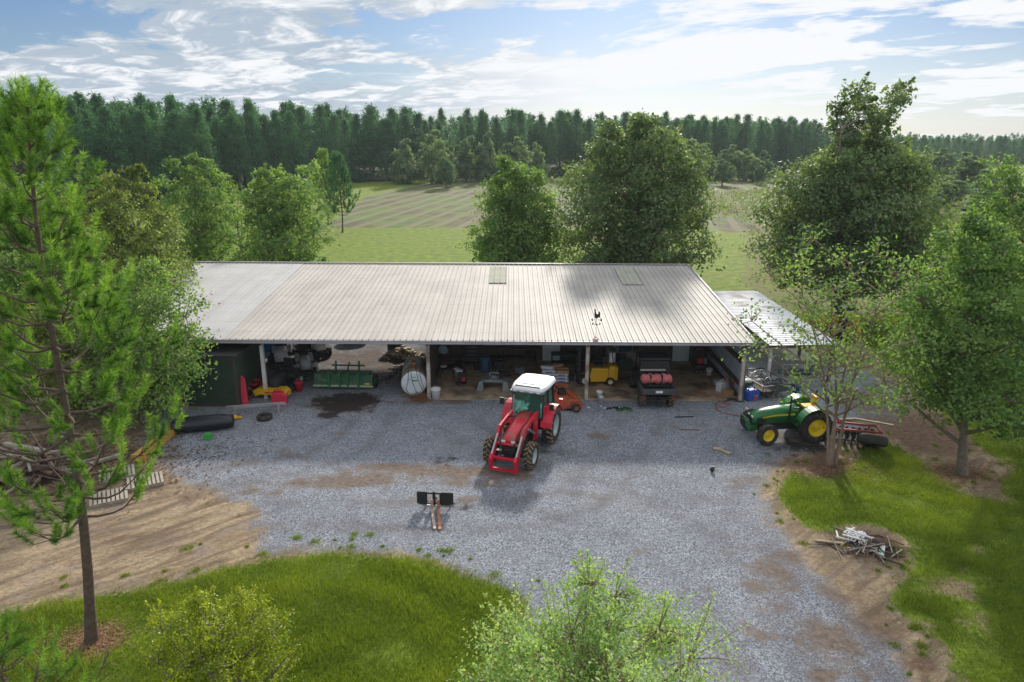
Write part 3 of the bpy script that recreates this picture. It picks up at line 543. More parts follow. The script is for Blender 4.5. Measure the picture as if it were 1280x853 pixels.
near_pine('pine_tree', 'small pine poking its needles in at the bottom left corner', (-9.75, 11.3), 3.3, 1.5, .6, 32, nneed=90, whorls=8, wd=.005)
near_pine('pine_tree', 'slender pine on the grass left of the field, beyond the barn', at(428, 291)[:2], 9.8, 2.2, 2.3, 33, nneed=30, whorls=16, needle=.30, wd=.03, tuftl=.5, mat=PINEF)
near_pine('pine_tree', 'slender pine just left of the one beside the field', (at(404, 285)[0], 100), 10.0, 2.2, 1.5, 34, nneed=30, whorls=16, needle=.30, wd=.03, tuftl=.5, mat=MID)
near_pine('pine_tree', 'tall bare stemmed pine on the green strip before the forest', at(484, 226)[:2], 15.5, 2.6, 6.5, 35, nneed=24, whorls=12, needle=.5, wd=.06, tuftl=.8, mat=PINEF)
# forest: individual pines in the front rows, the rest as one mass
seg = [math.dist(E_[i], E_[i+1]) for i in range(len(E_)-1)]; tot = sum(seg)
def along(s):
    for i, q in enumerate(seg):
        if s <= q: f = s/q; a, b = E_[i], E_[i+1]; n_ = (-(b[1]-a[1])/q, (b[0]-a[0])/q); return a[0]+(b[0]-a[0])*f, a[1]+(b[1]-a[1])*f, n_
        s -= q
    return E_[-1][0], E_[-1][1], (0, 1)
def WHERE(x): return 'behind the near pine at far left' if x < -62 else 'above the trees left of the field' if x < -38 else 'beyond the left half of the field' if x < 0 else 'beyond the field behind the oak' if x < 62 else 'left of the plumed oak beyond the field' if x < 100 else 'at the far right behind the scrub'
protoF = []
for i in range(7):
    V, F, T = forest_pine(100+i, 18, 3.0+.2*(i % 3), .8 if i < 4 else 3.5, bottom=1.0, tips=300, q=.66)
    me = npmesh('crown', V, F, T); me.materials.append(PINEF); tm = pine_trunk(18)
    protoF.append((me, tm))
rows = 4; per = 70; cnt = 0; tkm = None; r = np.random.default_rng(5)
for rw in range(rows):
    for k in range(per):
        s = (k+.5+.4*r.uniform(-1, 1)+.5*(rw % 2))*tot/per; x, y, n_ = along(min(s, tot-1)); d = 1.5+rw*3.9+r.normal(0, .8)
        x += n_[0]*d; y += n_[1]*d; h = (18.6-.012*max(0, y-150)-.014*max(0, 200-y)*(x < 0))*r.uniform(.84, 1.12)
        if x > 120: h *= .72
        root = thing('pine_tree', 'tall dark pine in the front forest rows '+WHERE(x), 'pine tree', (x, y, 0), r.uniform(0, 6.28), 'forest pines '+WHERE(x))
        k_ = r.uniform(.8, 1.3); root.scale = (h/18*k_,)*2+(h/18,)
        me, tm = protoF[cnt % 7]; c = link(bpy.data.objects.new('crown', me)); c.parent = root
        if tkm is None: o = tm.build('trunk', M('bark_forest', (.055, .042, .038), .95), root); tkm = o.data
        else: o = link(bpy.data.objects.new('trunk', tkm)); o.parent = root
        cnt += 1
Vs, Fs, Ts, off = [], [], [], 0
low = [forest_pine(200+i, 18, 3.1, 4.5, tips=70, nq=7, q=1.0) for i in range(5)]
def mass(x, y, h):
    global off
    V, F, T = low[r.integers(0, 5)]; a = r.uniform(0, 6.28); ca, sa = math.cos(a), math.sin(a); k = h/18
    T = np.clip(T+r.normal(0, .2), 0, 1)
    Vs.append(np.stack([V[:, 0]*ca-V[:, 1]*sa, V[:, 0]*sa+V[:, 1]*ca, V[:, 2]], 1)*k+np.array([x, y, 0])); Fs.append(F+off); Ts.append(T); off += len(V)
for rw in range(11):
    for k in range(92):
        s = (k+r.random())*tot/92; x, y, n_ = along(min(s, tot-1)); d = 18+rw*5.2+r.normal(0, 1.5); x += n_[0]*d; y += n_[1]*d
        h = (18.8-.012*max(0, y-150)-.014*max(0, 200-y)*(x < 0))*r.uniform(.84, 1.12)
        if x > 120: h *= .74
        mass(x, y, h)
def under(x, y):
    global off
    n_ = 26; C = np.array([x, y, 1.3])+r.normal(0, 1, (n_, 3))*np.array([1.6, 1.6, 1.0]); C[:, 2] = np.abs(C[:, 2]); V, F = leafquads(C, 1.1, .5, r, .3); Vs.append(V); Fs.append(F+off); Ts.append(np.repeat(r.uniform(0, .4, n_), 4)); off += len(V)
for k in range(900):
    s = r.random()*tot*.999; x, y, n_ = along(s); d = r.uniform(2, 26); under(x+n_[0]*d, y+n_[1]*d)
for k in range(420):   # a farther belt across the horizon at right and left
    x = r.uniform(-420, 640); y = 455+r.uniform(0, 60)+abs(x)*.05; mass(x, y, r.uniform(11.5, 15.5))
me = npmesh('pine_forest', np.concatenate(Vs), np.concatenate(Fs), np.concatenate(Ts)); me.materials.append(PINEF)
fo = link(bpy.data.objects.new('pine_forest', me)); tag(fo, 'dark pine plantation reaching back to the horizon behind the front rows', 'forest'); fo['kind'] = 'stuff'
# rough brush at the right beyond the lean-to
def brush(label, x0, x1, y0, y1, n, sz, mat, seed):
    rr = np.random.default_rng(seed); x = rr.uniform(x0, x1, n); y = rr.uniform(y0, y1, n); k = rr.integers(8, 16, n); C = []
    for a, b, c in zip(x, y, k): C.append(np.array([a, b, .25])+rr.normal(0, 1, (c, 3))*np.array([.5, .5, .28])*sz)
    C = np.concatenate(C); C[:, 2] = np.abs(C[:, 2])+.02; V, F = leafquads(C, .28*sz, .12*sz, rr, .3); me = npmesh('scrub', V, F, np.repeat(rr.uniform(0, 1, len(C)), 4)); me.materials.append(mat)
    o = link(bpy.data.objects.new('scrub', me)); tag(o, label, 'scrub'); o['kind'] = 'stuff'
brush('tall weeds and scrub beyond the oak at right', 34, 95, 70, 165, 1500, 1.6, OLIVE, 5)
brush('weeds and brush under the trees left of the barn', -34, -19, 30, 50, 700, .8, OLIVE, 6)
# ------------------------------------------------------------------ materials for built things
STEEL = M('galvalume_panel', (.425, .40, .37), .68, .05, .12, .5, dirt=(.36, .34, .32), dirt_amt=.25)
STEELN = M('galvalume_new_panel', (.43, .425, .43), .65, .05, .08, .6)
SKYL = M('skylight_panel', (.37, .37, .30), .85, 0, .15, 2)
TRIM = M('eave_trim', (.33, .31, .34), .5, .2, .15, 2)
POST = M('post_paint', (.50, .43, .40), .7, 0, .2, 2, dirt=(.2, .14, .1), dirt_amt=.3)
POSTW = M('post_white', (.60, .58, .58), .65, 0, .15, 2)
WOOD = M('old_wood', (.17, .115, .08), .85, 0, .35, 3, .4); WOODL = M('pale_wood', (.42, .32, .21), .8, 0, .25, 4, .3); WOODG = M('grey_wood', (.33, .29, .24), .85, 0, .3, 4, .3); WOODD = M('dark_red_wood', (.085, .045, .035), .8, 0, .3, 3)
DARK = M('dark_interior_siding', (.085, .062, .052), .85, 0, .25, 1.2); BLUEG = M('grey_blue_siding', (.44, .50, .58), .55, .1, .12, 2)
DOORG = M('grey_door', (.58, .68, .72), .6, 0, .08, 2); SLAB = M('sandy_slab', (.42, .31, .21), .9, 0, .3, 1.0, .4, 6, dirt=(.14, .10, .075), dirt_amt=.4)
CONC = M('concrete', (.34, .34, .33), .9, 0, .15, 1.5); RED = M('tractor_red', (.60, .008, .035), .32, 0, .12, 2, coat=.2, dirt=(.33, .08, .06), dirt_amt=.35)
BLACK = M('black_paint', (.018, .018, .020), .45, 0, .3, 4); BLACKM = M('black_matte', (.022, .022, .025), .8, 0, .3, 4); RUBBER = M('tyre_rubber', (.022, .021, .022), .85, 0, .3, 8, dirt=(.08, .065, .05), dirt_amt=.4)
MUD = M('muddy_tread', (.30, .205, .115), .95, 0, .4, 9, dirt=(.10, .075, .05), dirt_amt=.3); MUDG = M('worn_tread', (.05, .046, .042), .9, 0, .4, 8)
RIMG = M('silver_rim', (.36, .42, .44), .5, .2, .15, 4); WHITE = M('white_panel', (.80, .80, .84), .4, 0, .06, 2); GLASS = M('green_cab_glass', (.035, .12, .10), .06, 0, .2, 1, spec=.9, coat=.6)
GREEN = M('implement_green', (.012, .16, .04), .38, 0, .15, 2, coat=.2, dirt=(.05, .12, .05), dirt_amt=.3); GREEND = M('dusty_green', (.02, .085, .04), .55, 0, .3, 3, dirt=(.14, .14, .10), dirt_amt=.35); YEL = M('equipment_yellow', (.72, .40, .008), .4, 0, .1, 3); YELR = M('rim_yellow', (.72, .52, .01), .45, 0, .12, 4)
ORANGE = M('rusty_orange', (.42, .085, .030), .6, 0, .3, 3, dirt=(.20, .07, .04), dirt_amt=.4); RUST = M('rust', (.24, .095, .05), .8, 0, .4, 5, .3); STEELD = M('bare_steel', (.30, .30, .32), .45, .6, .2, 4); GALV = M('galvanised_tube', (.46, .48, .50), .4, .5, .12, 4)
TANK = M('tank_cream', (.62, .66, .70), .45, 0, .08, 1.5); TANKS = M('tank_side', (.34, .32, .27), .55, .1, .25, 2, dirt=(.2, .13, .09), dirt_amt=.3); BLUET = M('blue_tarp', (.012, .22, .50), .6, 0, .25, 1.5); SHEDG = M('shed_green', (.030, .055, .038), .8, 0, .2, 1.5); SHEDT = M('shed_trim', (.07, .055, .045), .8, 0, .2, 3)
REDP = M('red_plastic', (.55, .02, .05), .5, 0, .1, 3); BLUEP = M('blue_plastic', (.02, .08, .42), .45, 0, .1, 3); GREENP = M('green_plastic', (.03, .30, .04), .5, 0, .1, 3); BAGW = M('white_feed_bag', (.60, .62, .68), .6, 0, .12, 6); BAGB = M('brown_feed_bag', (.42, .24, .13), .7, 0, .2, 6); BAGBL = M('blue_print', (.05, .12, .38), .6, 0, .1, 5)
PINK = M('pink_red_blanket', (.50, .13, .14), .85, 0, .55, 14, .4, 25); GREYT = M('grey_canvas', (.50, .49, .46), .85, 0, .2, 2, .4, 5); GREYM = M('grey_machine', (.24, .27, .29), .55, .3, .2, 3); TREDB = M('terracotta_bracket', (.30, .055, .05), .6); HOSE = M('red_hose', (.42, .05, .045), .6); DGREY = M('dark_grey_plastic', (.06, .065, .07), .6, 0, .2, 4); LIGHTP = M('lamp_lens', (.75, .78, .8), .15, 0, .05, 3); CARD = M('cardboard', (.45, .27, .13), .8, 0, .15, 3); SKIN = M('brick_brown', (.16, .06, .045), .8, 0, .3, 4)
# ------------------------------------------------------------------ the pole barn
YF, YR, XL, XR, ZF, ZR = 31.9, 45.6, -20.8, 11.45, 3.12, 4.32
barn = thing('pole_barn', 'long open fronted pole barn with a ribbed light grey metal roof behind the gravel yard', 'barn', (-4.5, 38, 0))
BX, BY = -4.5, 38.0
def bpart(mb, name, mat, bevel=0, label=None, parent=None):
    o = mb.build(name, mat, parent or barn, bevel, label)
    if parent is None: o.matrix_parent_inverse = Matrix.Translation((-BX, -BY, 0))
    return o
def zroof(y): return ZF+(ZR-ZF)*(y-YF)/(YR-YF)
def roofsheet(x0, x1, y0, y1, lift=0, pitch=.3, rib=.042, thick=.02):
    """ribbed sheet: trapezoid ribs every `pitch`"""
    mb = MB(); xs = []; zs = []
    n = int(round((x1-x0)/pitch)); p = (x1-x0)/n
    for i in range(n):
        a = x0+i*p
        for dx, dz in ((0, 0), (p*.40, 0), (p*.45, rib*.25), (p*.5, rib*.0), (p*.80, 0), (p*.86, rib), (p*.93, rib), (p*.99, 0)): xs.append(a+dx); zs.append(dz)
    xs.append(x1); zs.append(0); k = len(xs)
    V = [(x, y, zroof(y)+z+lift) for y in (y0, y1) for x, z in zip(xs, zs)]+[(x, y, zroof(y)+z+lift-thick) for y in (y0, y1) for x, z in zip(xs, zs)]
    F = []
    for i in range(k-1): F += [(i, i+1, k+i+1, k+i), (2*k+i+1, 2*k+i, 3*k+i, 3*k+i+1), (i+1, i, 2*k+i, 2*k+i+1), (k+i, k+i+1, 3*k+i+1, 3*k+i)]
    F += [(0, k, 3*k, 2*k), (k-1, 3*k-1, 4*k-1, 2*k-1)]
    return mb.add(V, F)
ysp = [YF, 36.9, 41.9, YR]
m_ = MB()
for i in range(3):
    s_ = roofsheet(-13.6, XR, ysp[i], ysp[i+1]+(.12 if i < 2 else 0), i*.012*-1+.03); m_.add(s_.v, s_.f)
roof = bpart(m_, 'roof', STEEL)
for mt_ in (STEEL, STEELN):      # weathering: long streaks down the slope, screw rows and sheet laps
    t = mt_.node_tree; g_n = t.nodes.new('ShaderNodeNewGeometry'); b_s = t.nodes['Principled BSDF']; src = b_s.inputs['Base Color'].links[0].from_socket
    mp_ = t.nodes.new('ShaderNodeMapping'); t.links.new(g_n.outputs['Position'], mp_.inputs[0]); mp_.inputs['Scale'].default_value = (2.2, .16, 1); n_ = t.nodes.new('ShaderNodeTexNoise'); t.links.new(mp_.outputs[0], n_.inputs['Vector']); n_.inputs['Scale'].default_value = 1; n_.inputs['Detail'].default_value = 8
    r_n = t.nodes.new('ShaderNodeMapRange'); t.links.new(n_.outputs['Fac'], r_n.inputs[0]); r_n.inputs[1].default_value = .48; r_n.inputs[2].default_value = .75; r_n.inputs[4].default_value = .38
    q_ = t.nodes.new('ShaderNodeMix'); q_.data_type = 'RGBA'; t.links.new(r_n.outputs[0], q_.inputs['Factor']); t.links.new(src, q_.inputs[6]); q_.inputs[7].default_value = (.25, .225, .20, 1)
    sy_ = t.nodes.new('ShaderNodeSeparateXYZ'); t.links.new(g_n.outputs['Position'], sy_.inputs[0]); a_ = t.nodes.new('ShaderNodeMath'); a_.operation = 'FRACT'; d_ = t.nodes.new('ShaderNodeMath'); d_.operation = 'DIVIDE'; t.links.new(sy_.outputs[1], d_.inputs[0]); d_.inputs[1].default_value = 1.43; t.links.new(d_.outputs[0], a_.inputs[0])
    l_ = t.nodes.new('ShaderNodeMath'); l_.operation = 'LESS_THAN'; t.links.new(a_.outputs[0], l_.inputs[0]); l_.inputs[1].default_value = .045; k_ = t.nodes.new('ShaderNodeMath'); k_.operation = 'MULTIPLY'; t.links.new(l_.outputs[0], k_.inputs[0]); k_.inputs[1].default_value = .28
    z_ = t.nodes.new('ShaderNodeMix'); z_.data_type = 'RGBA'; t.links.new(k_.outputs[0], z_.inputs['Factor']); t.links.new(q_.outputs[2], z_.inputs[6]); z_.inputs[7].default_value = (.20, .19, .19, 1); t.links.new(z_.outputs[2], b_s.inputs['Base Color'])
m_ = roofsheet(XL, -13.61, YF, YR, .024, .28, .03); bpart(m_, 'roof_panel', STEELN, label='finely ribbed panels at the left end')
for x0, x1, y0, y1 in ((6.55, 7.75, 41.0, 44.9), (-1.4, -.35, 41.2, 44.8)):
    bpart(roofsheet(x0, x1, y0, y1, .075, .3, .03), 'skylight', SKYL)
t_ = MB(); t_.box(((XL+XR)/2, YF-.05, ZF-.06), (XR-XL+.1, .09, .16)); t_.box(((XL+XR)/2, YF-.12, ZF-.11), (XR-XL+.1, .10, .05)); bpart(t_, 'eave_trim', TRIM, .01)
t_ = MB(); t_.box(((XL+XR)/2, YR+.02, ZR+.07), (XR-XL+.1, .22, .04)); bpart(t_, 'ridge_cap', TRIM)
for x in (XL-.03, XR+.03): bpart(MB().beam((x, YF-.05, ZF), (x, YR, ZR), .07, .2), 'rake_trim', TRIM)
PXs = (-19.8, -12.05, -4.05, 3.65, 11.2)
for i, x in enumerate(PXs):
    bpart(MB().box((x, 32.4, 1.5), (.17, .17, 3.12)), 'post', POSTW if i == 1 else POST, .01)
    if i not in (2, 3, 4): bpart(MB().box((x, 38.6, 1.8), (.15, .15, 3.6)), 'post', WOODD, .01)
    bpart(MB().box((x, 45.2, 2.05), (.17, .17, 4.1)), 'post', WOOD, .01)
t_ = MB()
for y in np.linspace(YF+.35, YR-.3, 10): t_.box(((XL+XR)/2, y, zroof(y)-.10), (XR-XL-.2, .05, .12))
bpart(t_, 'purlins', WOOD)
t_ = MB()
for x in PXs+(-16, -8, -.2, 7.4):
    t_.beam((x, YF+.25, ZF-.27), (x, YR-.2, ZR-.27), .06, .2)
bpart(t_, 'rafters', WOODD)
def ribwall(x0, y0, x1, y1, z0, z1a, z1b, pitch=.3, rib=.03):
    L_ = math.hypot(x1-x0, y1-y0); n = int(L_/pitch); dx, dy = (x1-x0)/L_, (y1-y0)/L_; nx, ny = -dy, dx; mb = MB(); V = []
    q = []
    for i in range(n): a = i*L_/n; q += [(a, 0), (a+pitch*.6, 0), (a+pitch*.7, rib), (a+pitch*.85, rib)]
    q.append((L_, 0)); k = len(q)
    for (s, o) in q: V.append((x0+dx*s+nx*o, y0+dy*s+ny*o, z0))
    for (s, o) in q: V.append((x0+dx*s+nx*o, y0+dy*s+ny*o, z1a+(z1b-z1a)*s/L_))
    for (s, o) in q: V.append((x0+dx*s+nx*(o-.02), y0+dy*s+ny*(o-.02), z0))
    for (s, o) in q: V.append((x0+dx*s+nx*(o-.02), y0+dy*s+ny*(o-.02), z1a+(z1b-z1a)*s/L_))
    F = []
    for i in range(k-1): F += [(i, i+1, k+i+1, k+i), (2*k+i+1, 2*k+i, 3*k+i, 3*k+i+1), (k+i, k+i+1, 3*k+i+1, 3*k+i), (i+1, i, 2*k+i, 2*k+i+1)]
    return mb.add(V, F)
bpart(ribwall(11.32, 32.3, 11.32, 45.3, .05, zroof(32.3)-.2, zroof(45.3)-.2), 'side_wall', BLUEG)
t_ = MB()
for z in (.75, 1.9): t_.box((11.22, 38.7, z), (.06, 12.4, .22))
t_.box((11.22, 38.7, .1), (.07, 12.4, .2)); bpart(t_, 'girts', M('girt_brown', (.13, .06, .045), .8, 0, .3, 3))
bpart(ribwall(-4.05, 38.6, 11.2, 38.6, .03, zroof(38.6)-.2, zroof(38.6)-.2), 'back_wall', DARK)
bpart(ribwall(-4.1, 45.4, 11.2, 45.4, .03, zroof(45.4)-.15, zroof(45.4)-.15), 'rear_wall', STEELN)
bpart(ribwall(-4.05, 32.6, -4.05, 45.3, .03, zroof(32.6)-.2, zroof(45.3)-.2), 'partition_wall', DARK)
def door(x0, x1, z0, z1, mat=DOORG, y=38.5):
    d_ = bpart(MB().box(((x0+x1)/2, y, (z0+z1)/2), (x1-x0, .06, z1-z0)), 'door', mat, .01)
    k = MB().ball(((x0+.12), y-.07, (z0+z1)/2-.1), .035, 5).build('handle', STEELD, d_); return d_
door(1.75, 2.75, .04, 2.15); door(9.2, 10.15, .04, 2.1)
for x0, x1, z0, z1 in ((5.75, 6.9, .5, 1.9), (-1.55, -.75, .9, 2.0)):
    wn = bpart(MB().box(((x0+x1)/2, 38.5, (z0+z1)/2), (x1-x0, .05, z1-z0)), 'window', M('grey_frame', (.16, .19, .23), .6), .005); MB().box(((x0+x1)/2+.15, 38.46, (z0+z1)/2), (x1-x0-.42, .02, z1-z0-.18)).build('pane', M('dim_pane', (.05, .07, .11), .2), wn)
struct(MB().box((3.6, 35.45, .012), (15.1, 6.3, .05)).build('barn_floor', SLAB))
# weathervane on the eave
wx, wy = at(743, 419, 3.25)[0], YF+.12
wv = thing('weathervane', 'black rooster weathervane on a thin rod above the front eave', 'weathervane', (wx, wy, 3.14)); wv.scale = (.62, .62, 1.1)
MB().box((0, 0, .06), (.42, .16, .03)).box((-.1, 0, .11), (.22, .05, .03), ry=R_(-35)).box((.1, 0, .11), (.22, .05, .03), ry=R_(35)).build('bracket', TREDB, wv)
MB().cyl((0, 0, .08), (0, 0, 1.15), .012, 6).build('rod', BLACK, wv)
d_ = MB(); d_.box((0, 0, .72), (.5, .014, .02)).box((0, 0, .78), (.014, .5, .02))
for x, y in ((.27, 0), (-.27, 0), (0, .27), (0, -.27)): d_.box((x, y, .75), (.09, .02, .1))
d_.build('compass_arms', BLACK, wv)
MB().box((0, 0, .92), (.6, .016, .02)).prism([(-.42, .92), (-.28, .99), (-.28, .85)], -.008, .008).prism([(.25, .9), (.42, 1.0), (.42, .84)], -.008, .008).build('arrow', BLACK, wv)
rp = [(-.12, 1.0), (-.05, .98), (.06, .98), (.14, 1.04), (.22, 1.0), (.28, 1.12), (.26, 1.26), (.17, 1.30), (.12, 1.18), (.02, 1.16), (-.06, 1.22), (-.08, 1.36), (-.12, 1.42), (-.17, 1.38), (-.22, 1.34), (-.17, 1.30), (-.18, 1.16)]
MB().prism(rp, -.012, .012).build('rooster', BLACK, wv)
# small green shed under the left bay
sx, sy, _ = at(300, 509); sh = thing('green_shed', 'dark green wooden shed with a flat roof under the left bay of the barn', 'shed', (sx-2.3, sy+1.9, 0))
b_ = MB(); b_.box((0, 0, 1.3), (4.5, 3.7, 2.3)); b_.build('wall', SHEDG, sh)
b_ = MB()
for i in range(16): b_.box((-2.2+i*.29, -1.86, 1.3), (.02, .02, 2.25))
b_.build('battens', SHEDG, sh)
MB().box((0, 0, .08), (4.5, 3.7, .16)).build('skid_base', SHEDT, sh)
MB().box((0, 0, 2.53), (4.8, 4.0, .07)).build('roof', M('shed_roof', (.03, .03, .035), .9), sh)
MB().box((2.27, 0, 2.4), (.05, 3.8, .14)).box((0, -1.9, 2.4), (4.6, .05, .14)).box((2.22, -1.89, 1.2), (.1, .05, 2.3)).build('trim', SHEDT, sh)
dr = MB().box((-.6, -1.89, 1.2), (1.0, .05, 2.0)).build('door', SHEDG, sh); MB().box((-.2, -1.93, 1.2), (.05, .04, .14)).build('handle', STEELD, dr)
st = MB().box((-.6, -2.15, .24), (1.1, .32, .05)).box((-.6, -2.45, .10), (1.1, .32, .05)).box((-1.1, -2.3, .1), (.05, .6, .2)).box((-.1, -2.3, .1), (.05, .6, .2)).build('step', WOODG, sh)
bt = thing('blue_tarp', 'bright blue tarp hung on a frame behind the green shed', 'tarp', (-15.2, 38.3, 0))
V = []; 
for i in range(25):
    for j in range(9): V.append((-3+i*.225, .10*math.sin(i*1.3+j*.7)+.05*math.sin(j*2), .5+j*.34))
F = [(i*9+j, (i+1)*9+j, (i+1)*9+j+1, i*9+j+1) for i in range(24) for j in range(8)]
o = MB().add(V, F, True).build('sheet', BLUET, bt); sm = o.modifiers.new('thick', 'SOLIDIFY'); sm.thickness = .01
f_ = MB()
for x in (-3, 0, 2.5): f_.beam((x, .2, 0), (x, .2, 3.3), .09, .09)
f_.beam((-3, -.2, .6), (-1, -.2, 3.2), .1, .08).beam((-.5, -.2, .6), (1.5, -.2, 3.2), .1, .08).beam((2, -.2, .6), (2.6, -.2, 2.9), .1, .08)
f_.build('frame', WOODD, bt)
# lean-to right of the barn
lt = thing('lean_to_shelter', 'low open shelter with a bright white metal roof right of the barn', 'shelter', (15.1, 41.2, 0))
LX0, LX1, LY0, LY1, LZ = -1.75, 1.85, -6.3, 6.3, 2.08
mb = MB(); xs = []
n = 34
V = []; F = []
for i in range(n+1):
    y = LY0+(LY1-LY0)*i/n
    for dy, dz in ((0, 0), (.24, 0), (.28, .028), (.33, .028)): V += [(LX0, y+dy, LZ+dz), (LX1, y+dy, LZ+.08+dz), (LX0, y+dy, LZ+dz-.02), (LX1, y+dy, LZ+.06+dz)]
k = len(V)//4
for i in range(k-1): a = i*4; b = a+4; F += [(a, a+1, b+1, b), (a+3, a+2, b+2, b+3), (a, b, b+2, a+2), (a+1, a+3, b+3, b+1)]
V2 = V
mb.add(V, F); mb.build('roof', M('white_roof_sheet', (.76, .76, .78), .75, .0, .1, .8, dirt=(.34, .32, .31), dirt_amt=.3), lt)
f_ = MB(); f_.box((.05, LY0+.05, LZ-.08), (3.6, .06, .14)).box((.05, LY1, LZ-.08), (3.6, .06, .14))
for x in (-1.6, 1.7): f_.box((x, 0, LZ-.1), (.06, 12.4, .14))
for y in (-3, 0, 3): f_.box((.05, y, LZ-.07), (3.4, .05, .1))
f_.build('frame', WOODD, lt)
for x in (-1.55, 1.65):
    for y in (-6.0, -2, 2, 6.0): MB().box((x, y, 1.0), (.14, .14, 2.0)).build('post', POSTW if (y == -6 and x < 0) else WOODD, lt)
lw = ribwall(-1.5, 3.0, 1.6, 3.0, .05, 1.95, 1.95); lw.build('back_wall', GREYM, lt)
struct(MB().box((15.3, 38.9, .02), (4.6, 7.2, .06)).build('shelter_floor', CONC))
# tube gate panel leaning between barn and shelter
gt = thing('tube_gate', 'galvanised tube gate panel between the barn and the white roofed shelter', 'gate', (12.6, 38.0, 0), R_(88))
g_ = MB()
for z in (.25, .5, .75, 1.0, 1.25): g_.cyl((-2.2, 0, z), (2.2, 0, z), .025, 6)
for x in (-2.2, 0, 2.2): g_.cyl((x, 0, .03), (x, 0, 1.3), .03, 6)
g_.build('rails', GALV, gt)
# ------------------------------------------------------------------ machines
def wheel(root, x, y, R, W, tyre, rimm, lugs=0, rimr=.58, n=28, steer=0, lug_h=.035, name='wheel', label=None, z=None):
    """tyre round local Y; lugs are chevrons; y sign gives the outer side"""
    z = R if z is None else z; sgn = 1 if y >= 0 else -1; t_ = MB(); r0 = R*rimr; w = W/2; Rb = R-(lug_h if lugs else 0)
    t_.lathe([(r0, -w*.8), (r0+.03, -w*.95), (Rb*.86, -w), (Rb*.97, -w*.86), (Rb, -w*.5), (Rb+.004, 0), (Rb, w*.5), (Rb*.97, w*.86), (Rb*.86, w), (r0+.03, w*.95), (r0, w*.8), (r0*.97, 0), (r0, -w*.8)], (0, 0, 0), 'y', n)
    lg = MB()
    for k in range(lugs):
        for sd in (-1, 1):
            a0 = 2*math.pi*(k+(.5 if sd > 0 else 0))/lugs; a1 = a0+.55*2*math.pi/lugs; th = .05*R*2
            P = []
            for (a, yy, rr) in ((a0, sd*w*.98, Rb*.93), (a1, sd*w*.04, Rb)):
                for da in (-1, 1):
                    aa = a+da*th/R*.5
                    for ex in (-.02, lug_h): P.append(((rr+ex)*math.cos(aa), yy, (rr+ex)*math.sin(aa)))
            lg.add(P, [(0, 1, 3, 2), (4, 6, 7, 5), (0, 4, 5, 1), (2, 3, 7, 6), (1, 5, 7, 3), (0, 2, 6, 4)])
    o = t_.build(name, RUBBER if tyre is MUD else tyre, root, label=label); o.location = (x, y, z); o.rotation_euler.z = steer
    if lugs: lg.build('tread', tyre, o)
    r_ = MB(); s = sgn
    r_.lathe([(r0*1.03, w*.78*s), (r0*.97, w*.80*s), (r0*.90, w*.45*s), (r0*.80, w*.22*s), (r0*.42, w*.22*s), (r0*.36, w*.45*s), (r0*.16, w*.5*s), (.001, w*.52*s)], (0, 0, 0), 'y', n)
    r_.lathe([(r0*1.02, -w*.78*s), (r0*.9, -w*.4*s), (.001, -w*.1*s)], (0, 0, 0), 'y', n)
    for k in range(6): a = k*math.pi/3; r_.cyl((r0*.26*math.cos(a), w*.44*s, r0*.26*math.sin(a)), (r0*.26*math.cos(a), w*.56*s, r0*.26*math.sin(a)), r0*.035, 6)
    r_.build('rim', rimm, o); return o
def arc(cx, cz, r, a0, a1, n=8): return [(cx+r*math.cos(R_(a0+(a1-a0)*i/n)), cz+r*math.sin(R_(a0+(a1-a0)*i/n))) for i in range(n+1)]
def fender(root, mat, cx, cz, r, a0, a1, y0, y1, name='fender', th=.04):
    P = arc(cx, cz, r, a0, a1, 10); Q = arc(cx, cz, r-th, a1, a0, 10); b_ = MB(); n = len(P)
    for i in range(n-1):
        q = [P[i], P[i+1], Q[n-2-i], Q[n-1-i]]; b_.add([(x, y, z) for y in (y0, y1) for x, z in q], [(0, 1, 2, 3), (7, 6, 5, 4), (0, 4, 5, 1), (3, 2, 6, 7)]+([(0, 3, 7, 4)] if i == 0 else [])+([(1, 5, 6, 2)] if i == n-2 else []))
    return b_.build(name, mat, root)
def hood_loft(rows, smooth=False):
    """rows: (x, halfwidth, zlow, zhigh, round)"""
    rings = []
    for x, w_, zl, zh, r in rows:
        rings.append([(x, -w_, zl), (x, -w_, zh-r*1.3), (x, -w_+r*.35, zh-r*.45), (x, -w_+r*1.3, zh), (x, w_-r*1.3, zh), (x, w_-r*.35, zh-r*.45), (x, w_, zh-r*1.3), (x, w_, zl)])
    return MB().loft(rings, smooth)
# --- red cab tractor with loader
fx, fy = .10, 25.45; bx, by = .88, 27.7; hd = R_(270-20)
rt = thing('red_tractor', 'red cab tractor with white roof, muddy tyres and front loader on the gravel', 'tractor', (bx, by, 0), hd)
WB = 2.62
for y in (-.86, .86): wheel(rt, 0, y, .80, .46, MUD, RIMG, 19, .56, 32, lug_h=.05, label='large rear wheel with muddy tread')
for y in (-.84, .84): wheel(rt, WB, y, .55, .34, MUD, RIMG, 16, .56, 28, lug_h=.035)
hood_loft([(.75, .36, .95, 1.60, .16), (1.4, .36, .95, 1.56, .16), (2.2, .34, .98, 1.46, .15), (2.75, .31, 1.02, 1.34, .13), (2.92, .27, 1.06, 1.24, .08)], True).build('hood', RED, rt)
hood_loft([(.75, .33, .62, .97, .04), (2.7, .31, .62, .99, .04), (2.96, .28, .62, 1.08, .04)]).build('engine', BLACK, rt)
g_ = MB()
for z in (.70, .80, .90, 1.0): g_.box((2.98, 0, z), (.02, .48, .035))
g_.build('grille', DGREY, rt)
for y in (-.2, .2): MB().box((2.94, y, 1.13), (.05, .15, .07)).build('headlight', LIGHTP, rt)
